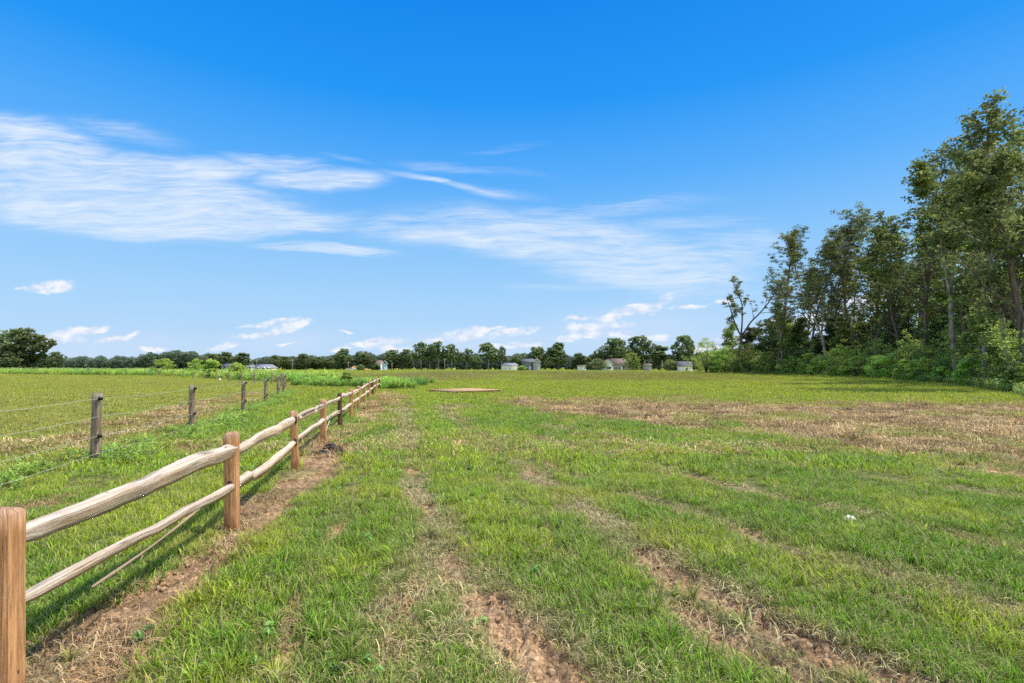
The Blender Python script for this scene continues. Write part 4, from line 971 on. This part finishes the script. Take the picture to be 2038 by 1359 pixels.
farwood('distant_woodland', -80, 310, 330, 380, 1500, lambda p: np.interp(p, [0, 75, 130, 290, 310], [712, 708, 713, 712, 708]), 301, M['leaf_haze'], 'hazy even belt of distant woodland left of the fence bushes')
farwood('distant_woodland', 280, 430, 330, 370, 750, lambda p: np.interp(p, [280, 310, 380, 430], [712, 705, 703, 712]), 302, M['leaf_haze'], 'hazy distant woodland behind the bright bushes')
farwood('distant_woodland', 420, 860, 340, 380, 1500, lambda p: np.interp(p, [420, 500, 560, 700, 860], [710, 718, 710, 709, 703]), 303, M['leaf_haze'], 'distant woodland behind the houses left of the middle')
farwood('distant_woodland', 850, 1180, 330, 370, 1300, lambda p: np.interp(p, [850, 930, 1180], [704, 706, 709]), 304, M['leaf_haze'], 'distant woodland behind the row of open trees and the grey house')
farwood('distant_woodland', 1170, 1480, 320, 370, 1200, lambda p: np.interp(p, [1170, 1230, 1330, 1480], [710, 700, 710, 696]), 305, M['leaf_haze'], 'distant woodland behind the white gabled house')

# ------------------------------------------------------------------ far buildings
def mat_siding(name, col, var=.1):
    m, nt = new_mat(name); N = NT(nt)
    tc = N.n('ShaderNodeTexCoord').outputs['Object']; w = N.n('ShaderNodeTexWave', wave_type='BANDS', bands_direction='Z'); w.inputs['Scale'].default_value = 2.2
    N.l(tc, w.inputs['Vector']); c = N.mix(1, col, N.mapr(w.outputs['Fac'], 0, .3, .75, 1.0), 'MULTIPLY'); c = N.mix(1, c, N.mapr(N.noise(tc, 1.2, 4), .3, .7, .85, 1.08), 'MULTIPLY')
    N.bsdf(c, .7, .3); return m
M['wwall'] = mat_siding('white_siding', (.88, .88, .88)); M['gwall'] = mat_siding('grey_siding', (.19, .21, .26)); M['lgwall'] = mat_siding('light_grey_siding', (.42, .41, .45)); M['bwall'] = mat_siding('pale_blue_siding', (.45, .66, .85))
M['roofb'] = mat_plain('brown_shingle', (.22, .16, .135), .9, .3, 3); M['roofg'] = mat_plain('grey_shingle', (.15, .155, .185), .9, .3, 3); M['roofw'] = mat_plain('pale_metal_roof', (.27, .285, .33), .7, .1, 2)
M['trim'] = mat_plain('white_trim', (.8, .8, .8), .6, .05); M['glass'] = mat_plain('dark_window', (.02, .025, .035), .15, .1, 1, .6); M['soil'] = mat_plain('orange_soil', (.48, .25, .11), .95, .3, 2)
def house(name, px0, px1, base_d, eave, ridge, depth, rz, wall, roof, label, axis='x', gable_wall=None, wins=(), door=None, hip=False, cat='house', base=None):
    """eave/ridge: photo rows of eaves and ridge; ridge along the facade (axis x) or across it (y)"""
    d = base_d; w = (px1 - px0) * d / F; he = wz(eave, d); hr = wz(ridge, d); x = wx((px0 + px1) / 2, d)
    o = tag(empty(name, (x, d + depth / 2, 0), rz), label, cat)
    a, b = w / 2, depth / 2; mb = MB()
    mb.add([(-a, -b, -.3), (a, -b, -.3), (a, b, -.3), (-a, b, -.3), (-a, -b, he), (a, -b, he), (a, b, he), (-a, b, he)], [(0, 1, 5, 4), (1, 2, 6, 5), (2, 3, 7, 6), (3, 0, 4, 7)])
    mb.build('wall', wall, o)
    ov = .35; t = .14
    def slab(P, nm='roof', mt=roof):
        m_ = MB(); P = np.array(P, float); m_.add(np.vstack([P, P + [0, 0, t]]), [(3, 2, 1, 0), (4, 5, 6, 7), (0, 1, 5, 4), (1, 2, 6, 5), (2, 3, 7, 6), (3, 0, 4, 7)]); return m_.build(nm, mt, o)
    if axis == 'x':
        ins = a * .35 if hip else 0; e = he - ov * (hr - he) / b
        slab([(-a - ov, -b - ov, e), (a + ov, -b - ov, e), (a + ov - ins, 0, hr), (-a - ov + ins, 0, hr)]); slab([(a + ov, b + ov, e), (-a - ov, b + ov, e), (-a - ov + ins, 0, hr), (a + ov - ins, 0, hr)])
        for s in (-1, 1):
            g = MB()
            if hip: g.add([(s * (a + ov), -b - ov, e + t), (s * (a + ov), b + ov, e + t), (s * (a + ov - ins), 0, hr + t)], T=[(0, 1, 2)]); g.build('roof_end', roof, o)
            else: g.add([(s * a, -b, he), (s * a, b, he), (s * a, 0, hr)], T=[(0, 1, 2)]); g.build('gable', gable_wall or wall, o)
    else:
        e = he - ov * (hr - he) / a
        slab([(-a - ov, -b - ov, e), (0, -b - ov, hr), (0, b + ov, hr), (-a - ov, b + ov, e)]); slab([(0, -b - ov, hr), (a + ov, -b - ov, e), (a + ov, b + ov, e), (0, b + ov, hr)])
        for s in (-1, 1): g = MB(); g.add([(-a, s * b, he), (a, s * b, he), (0, s * b, hr)], T=[(0, 1, 2)]); g.build('gable', gable_wall or wall, o)
        for s in (-1, 1):
            g = MB(); g.add([(s * (a + ov), -b - ov - .02, e - .12), (0, -b - ov - .02, hr - .12), (0, -b - ov - .02, hr + .18), (s * (a + ov), -b - ov - .02, e + .18)], [(0, 1, 2, 3)]); g.build('bargeboard', M['trim'], o)
    for (u, z0, ww, hh) in wins:
        q = MB(); q.box(u * a - ww / 2, u * a + ww / 2, -b - .06, -b - .01, z0, z0 + hh); f = q.build('window', M['trim'], o)
        q = MB(); q.box(u * a - ww / 2 + .1, u * a + ww / 2 - .1, -b - .09, -b - .062, z0 + .1, z0 + hh - .1); q.build('pane', M['glass'], f)
    if door:
        u, ww, hh = door; q = MB(); q.box(u * a - ww / 2, u * a + ww / 2, -b - .07, -b - .01, 0, hh); q.build('door', M['trim'], o)
    return o
house('house', 441, 463, 250, 729, 724, 7, 0, M['lgwall'], M['roofg'], 'low white house with grey roof behind the bright fence bushes', wins=[(-.5, .9, 1.2, 1.1), (.5, .9, 1.2, 1.1)])
house('shed', 492, 502, 255, 730, 726.5, 4, 0, M['wwall'], M['roofw'], 'small white shed left of the long pale-roofed house', cat='shed', wins=[(0, .8, .8, .8)])
house('house', 503, 537, 250, 732, 725.2, 9, .12, M['wwall'], M['roofw'], 'long low white house with pale roof beyond the fence corner', hip=True, wins=[(-.6, .7, 1.2, 1.0), (.1, .7, 1.2, 1.0), (.6, .7, 1.2, 1.0)])
house('house', 748, 757, 252, 724, 717, 6, 0, M['wwall'], M['roofb'], 'back wing of white house with brown shingle roof behind the blue-fronted wing', axis='x')
house('house', 757, 767, 245, 723, 717.5, 7, .25, M['bwall'], M['roofb'], 'narrow two-storey house with pale blue front and brown roof', axis='y', wins=[(0, 3.2, .9, 1.2)], door=(0, .9, 2.0))
house('garage', 999, 1030, 235, 727, 722.5, 7, .1, M['wwall'], M['roofw'], 'low white garage with hipped pale roof left of the grey house', hip=True, wins=[(-.8, .9, .5, .5), (-.1, .9, .5, .5), (.85, .9, .4, .5)], cat='garage')
house('barn', 1040, 1062, 225, 720, 714, 6, 0, M['gwall'], M['roofg'], 'dark slate-grey side wing of the barn-like house, ridge running sideways', wins=[(-.2, .3, 1.0, 1.2)], door=(.35, .7, 2.0), cat='barn')
house('barn', 1061.5, 1075.5, 224, 719.5, 713.5, 6.5, 0, M['lgwall'], M['roofg'], 'light grey gabled front of the barn-like house with white roof edges', axis='y', cat='barn')
house('shed', 1151, 1166, 232, 728.5, 727, 4, 0, M['wwall'], M['roofb'], 'small flat white shed left of the dense round bush', cat='shed', wins=[(.7, .8, .6, .6)])
house('house', 1204.5, 1220, 232, 725, 715.8, 8, 0, M['wwall'], M['roofb'], 'white gabled front wing of the house below the great domed trees', axis='y', wins=[(0, .8, 2.2, 1.0)])
house('house', 1220, 1250, 236, 725, 713.5, 9, 0, M['lgwall'], M['roofb'], 'main block with brown-grey roof and white porch below the domed trees', wins=[(-.6, .6, .9, 1.2), (-.1, .6, .9, 1.2), (.4, .6, .9, 1.2)], door=(.15, .9, 1.9))
house('shed', 1285, 1297, 238, 727, 724.2, 5, 0, M['lgwall'], M['roofb'], 'small dim shed between two poles right of the domed trees', cat='shed')
house('house', 1354, 1380, 228, 728.5, 719.5, 8, -.15, M['wwall'], M['roofg'], 'white house with large plain grey roof left of the bright young tree', wins=[(.2, .5, 1, .9)])
def soil_heap():
    crumple('soil_heap', (wx(712, 245), 245), 7.0, 3, 2.2, 31, M['soil'], 'long heap of orange soil left of the house with blue wall', 'soil heap', 24)
soil_heap()
def car():
    d = 238; o = tag(empty('parked_car', (wx(700, d), d, 0), .1), 'small white car parked in front of the orange soil heap', 'car')
    wm = mat_plain('white_car_paint', (.8, .8, .82), .25, .03, 1, .6)
    prof = [(-2.1, .35), (-2.15, .75), (-1.9, .95), (-1.3, 1.02), (-.75, 1.42), (.45, 1.46), (1.15, 1.02), (1.9, .9), (2.12, .7), (2.1, .35)]
    n = len(prof); V = [(x, y, z) for y in (-.85, .85) for x, z in prof]; mb = MB()
    mb.add(V, [(i, (i + 1) % n, n + (i + 1) % n, n + i) for i in range(n)]); me_f = [tuple(range(n))[::-1], tuple(range(n, 2 * n))]
    for s in (0, n):
        mb.add([V[s + i] for i in range(n)] + [(0, V[s][1], .6)], T=[(i, (i + 1) % n, n) for i in range(n)])
    b = mb.build('body', wm, o); q = MB(); q.box(-.95, .8, -.862, -.855, 1.0, 1.33); q.build('window', M['glass'], o)
    for x in (-1.3, 1.3):
        for y in (-.8, .8):
            w = MB(); w.tube([(x, y - .1, .32), (x, y + .1, .32)], .32, 14); w.build('wheel', M['black'], o)
car()
def pole(px, top, d, label, arm=True):
    h = hgt(top, d); o = tag(empty('utility_pole', (wx(px, d), d, 0)), label, 'utility pole', 'wooden utility poles among the far trees')
    mb = MB(); mb.tube([(0, 0, -.3), (0, 0, h / 2), (.03, 0, h)], [.17, .15, .12], 8); mb.build('pole', M['bark'], o)
    if arm: q = MB(); q.box(-.9, .9, -.06, .06, h - .7, h - .55); q.build('crossarm', M['bark'], o)
pole(582, 714, 240, 'wooden pole standing between far trees left of the domed dark tree'); pole(511, 715, 245, 'pole rising beside the long low pale-roofed house')
pole(693, 719.5, 242, 'pole in front of the domed dark tree above the white car'); pole(885, 713, 250, 'pale pole in the middle of the row of open trees'); pole(780, 722, 240, 'short pole right of the house with blue wall', False)
pole(1180, 716, 250, 'pole above the dense round bush by the small white shed'); pole(1283, 718, 225, 'left one of two poles right of the light green round tree', False); pole(1317.5, 717, 225, 'right one of two poles right of the light green round tree', False)

# ------------------------------------------------------------------ sky, sun, camera
SUN_EL, SUN_AZ = R(58), math.atan2(.97, .10)          # azimuth measured from +Y towards +X
def world():
    w = bpy.data.worlds.new('World'); scene.world = w; w.use_nodes = True; nt = w.node_tree; nt.nodes.clear(); N = NT(nt)
    sky = N.n('ShaderNodeTexSky', sky_type='NISHITA'); sky.sun_disc = False; sky.sun_elevation = SUN_EL; sky.sun_rotation = SUN_AZ
    gen = N.n('ShaderNodeTexCoord').outputs['Generated']
    sx = N.n('ShaderNodeSeparateXYZ'); N.l(gen, sx.inputs[0]); x, y, z = sx.outputs
    yy = N.math('MAXIMUM', y, .08); u = N.math('DIVIDE', x, yy); v = N.math('DIVIDE', z, yy)
    ramp = N.n('ShaderNodeValToRGB'); N.l(z, ramp.inputs[0]); e = ramp.color_ramp.elements
    stops = [(.0, (.54, .74, .97)), (.12, (.40, .68, 1.0)), (.22, (.27, .59, 1.0)), (.34, (.10, .44, 1.0)), (.46, (.012, .32, .96)), (.60, (.0, .24, .88)), (1.0, (.003, .14, .70))]
    e[0].position, e[0].color = stops[0][0], (*stops[0][1], 1); e[1].position, e[1].color = stops[-1][0], (*stops[-1][1], 1)
    for p, c in stops[1:-1]: k = e.new(p); k.color = (*c, 1)
    nish = N.mix(1.0, sky.outputs[0], (.10, .10, .10), 'MULTIPLY')
    base = N.mix(.94, nish, ramp.outputs[0])
    cmb = N.n('ShaderNodeCombineXYZ'); N.l(u, cmb.inputs[0]); N.l(v, cmb.inputs[1]); p = cmb.outputs[0]
    # warp
    def warp(sc, amt, my=1.0):
        nz = N.n('ShaderNodeTexNoise'); nz.inputs['Scale'].default_value = sc; nz.inputs['Detail'].default_value = 4; N.l(N.mapping(p, (1, 2.2, 1)), nz.inputs['Vector'])
        s = N.n('ShaderNodeVectorMath', operation='SUBTRACT'); N.l(nz.outputs['Color'], s.inputs[0]); s.inputs[1].default_value = (.5, .5, .5)
        m = N.n('ShaderNodeVectorMath', operation='MULTIPLY'); N.l(s.outputs[0], m.inputs[0]); m.inputs[1].default_value = (amt, amt * my, 0)
        a = N.n('ShaderNodeVectorMath', operation='ADD'); N.l(p, a.inputs[0]); N.l(m.outputs[0], a.inputs[1]); return a.outputs[0]
    pw = warp(3.2, .15, .40)
    def ell(src, px, py, hw, hh, ang, soft=1.0):
        m = N.mapping(src, (hw / F, hh / F, 1), ((px - CX) / F, (HY - py) / F, 0), (0, 0, R(ang)), 'TEXTURE')
        l = N.n('ShaderNodeVectorMath', operation='LENGTH'); N.l(m, l.inputs[0]); return N.mapr(l.outputs['Value'], 1.25, 1.25 - soft)
    def union(L):
        o = L[0]
        for q in L[1:]: o = N.math('MAXIMUM', o, q)
        return o
    cirrus = [(250,405,430,80,-4,1.0,1.0),(430,445,330,42,2,1.0,1.0),(60,300,200,75,-10,.9,1.0),(330,330,260,38,-3,.7,1.0),(560,320,150,30,-8,.5,1.0),(640,355,180,28,2,.6,1.0),(640,497,150,15,-3,.75,.8),(500,470,150,16,4,.4,1.0),
              (1100,475,400,58,-6,.85,1.2),(1290,535,250,70,-10,.9,1.1),(820,455,200,40,-3,.6,1.2),(1420,500,220,70,8,.45,1.1),(1150,420,330,26,6,.45,1.0),(1380,440,200,20,4,.35,1.0),(1180,575,240,14,0,.3,1.0),(1020,340,150,14,-6,.22,1.0),(880,330,160,20,-8,.3,1.1),(230,255,180,30,-8,.35,1.1),(1000,288,110,10,4,.2,1.0),(120,565,1,1,0,0,1)]
    cm = None
    for (a, b, c, d_, g, k, s) in cirrus[:-1]:
        m = N.math('MULTIPLY', ell(pw, a, b, c, d_, g, s), k); cm = m if cm is None else N.math('MAXIMUM', cm, m)
    n1 = N.noise(N.mapping(pw, (1.6, 11, 1), rot=(0, 0, R(4))), 1.5, 9, .62, .5)
    n2 = N.noise(N.mapping(p, (3, 7, 1), rot=(0, 0, R(-6))), 1.2, 6, .55, .8)
    ns = N.math('ADD', N.math('MULTIPLY', n1, .6), N.math('MULTIPLY', n2, .4))
    n3 = N.noise(N.mapping(pw, (5, 60, 1), rot=(0, 0, R(3))), 2.0, 9, .66, .6)
    ns = N.math('ADD', N.math('MULTIPLY', ns, .66), N.math('MULTIPLY', n3, .34))
    tex = N.mapr(N.math('ADD', N.math('MULTIPLY', cm, .13), ns), .47, .70, .04, 1.0, False)
    ca = N.math('MULTIPLY', N.math('MULTIPLY', N.mapr(cm, 0.0, .62), tex), 1.0, clamp=True)
    # thin bright streak
    pk = warp(8.0, .035, .6)
    stk = N.math('MULTIPLY', union([ell(pk, 900, 366, 150, 7, -11, 1.1), ell(pk, 1010, 387, 95, 12, -9, 1.1), ell(pk, 690, 315, 60, 7, -14, 1.2)]), N.mapr(n1, .38, .66, .12, .85))
    # cumulus near the horizon
    pc = warp(16.0, .045, .8)
    cum = [(180,655,60,9,4),(560,640,50,8,12),(960,655,60,10,10),(1270,612,60,12,14),(1200,668,120,9,0),(1010,688,90,9,3),(780,690,70,9,0),(95,572,70,13,2),(35,574,12,4,0),(150,662,75,12,6),(225,676,55,10,10),(120,676,60,16,0),(300,690,40,8,0),(515,643,65,7,8),(575,650,62,14,14),(520,665,60,9,8),(440,692,60,10,12),(690,655,22,4,0),(570,690,25,5,5),
           (740,682,95,12,5),(680,692,40,8,10),(925,666,65,18,8),(1020,660,70,12,12),(870,678,50,10,8),(1150,631,30,8,5),(1230,626,85,14,10),(1310,606,38,16,30),(1190,650,95,13,3),(1140,668,60,10,5),(1300,668,50,8,0),
           (1430,678,60,12,4),(1445,600,26,8,6),(1400,690,80,10,0),(1370,612,50,6,5),(1620,640,120,20,5),(1750,600,110,20,5),(1550,690,60,12,3),(255,668,30,5,10),(10,680,60,14,5)]
    nc = N.noise(N.mapping(p, (1, 1.7, 1)), 30, 7, .6, .2)
    cu = union([ell(pc, a, b, c * 1.2, d_ * 1.25, g, 1.2) for (a, b, c, d_, g) in cum])
    cua = N.math('MULTIPLY', N.mapr(N.math('ADD', cu, N.math('MULTIPLY', N.math('SUBTRACT', nc, .5), .9)), .36, .92), .95)
    # soft shelf of haze cloud behind them
    hz = N.math('MULTIPLY', union([ell(pw, 200, 690, 260, 45, 0, 1.1), ell(pw, 560, 680, 160, 35, 4, 1.1), ell(pw, 950, 685, 260, 38, 4, 1.1), ell(pw, 1260, 655, 230, 55, 4, 1.1), ell(pw, 1500, 680, 240, 40, 0, 1.1)]), .55)
    front = N.mapr(y, .1, .3)
    a = N.math('MULTIPLY', hz, front); c = N.mix(a, base, (.62, .76, .98))
    c = N.mix(N.math('MULTIPLY', ca, front), c, (.80, .885, 1.0))
    c = N.mix(N.math('MULTIPLY', stk, front), c, (.80, .89, 1.0))
    cumcol = N.mix(N.mapr(nc, .35, .62), (.60, .73, .95), (.93, .955, 1.0))
    c = N.mix(N.math('MULTIPLY', cua, front), c, cumcol)
    # bright clouds added behind the camera for fill, and earth colour below the horizon
    fill_cloud = N.noise(N.mapping(gen, (1.5, 3, 6)), 1.6, 6, .6, .5)
    c = N.mix(N.math('MULTIPLY', N.math('MULTIPLY', N.mapr(fill_cloud, .40, .62), .9), N.math('SUBTRACT', 1.0, front)), c, (1.35, 1.33, 1.3))
    c = N.mix(N.mapr(z, -.002, -.03), c, (.12, .13, .05))
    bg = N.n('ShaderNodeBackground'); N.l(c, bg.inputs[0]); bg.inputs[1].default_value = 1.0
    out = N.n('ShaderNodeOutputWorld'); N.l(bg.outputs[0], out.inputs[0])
    w.cycles.sampling_method = 'MANUAL'; w.cycles.sample_map_resolution = 512
world()
sd = bpy.data.lights.new('sun', 'SUN'); sd.energy = 5.0; sd.angle = R(2.5); sd.color = (1.0, .92, .77)
so = link(bpy.data.objects.new('sun', sd))
so.rotation_euler = (math.pi / 2 - SUN_EL, 0, math.pi - SUN_AZ)
cam = bpy.data.cameras.new('camera'); cam.sensor_width = 36; cam.lens = 36 * F / 2038; cam.clip_start = .05; cam.clip_end = 20000
cam.shift_y = (HY - 679.5) / 2038
co = link(bpy.data.objects.new('camera', cam)); co.location = (0, 0, EYE); co.rotation_euler = (math.pi / 2, 0, 0)
scene.camera = co
scene.render.engine = 'CYCLES'
scene.view_settings.view_transform = 'Standard'; scene.view_settings.look = 'None'; scene.view_settings.exposure = 0
cy = scene.cycles; cy.max_bounces = 6; cy.diffuse_bounces = 3; cy.glossy_bounces = 2; cy.transmission_bounces = 3; cy.transparent_max_bounces = 4
cy.use_adaptive_sampling = True; cy.adaptive_threshold = .02; cy.use_denoising = False; cy.sample_clamp_indirect = 4
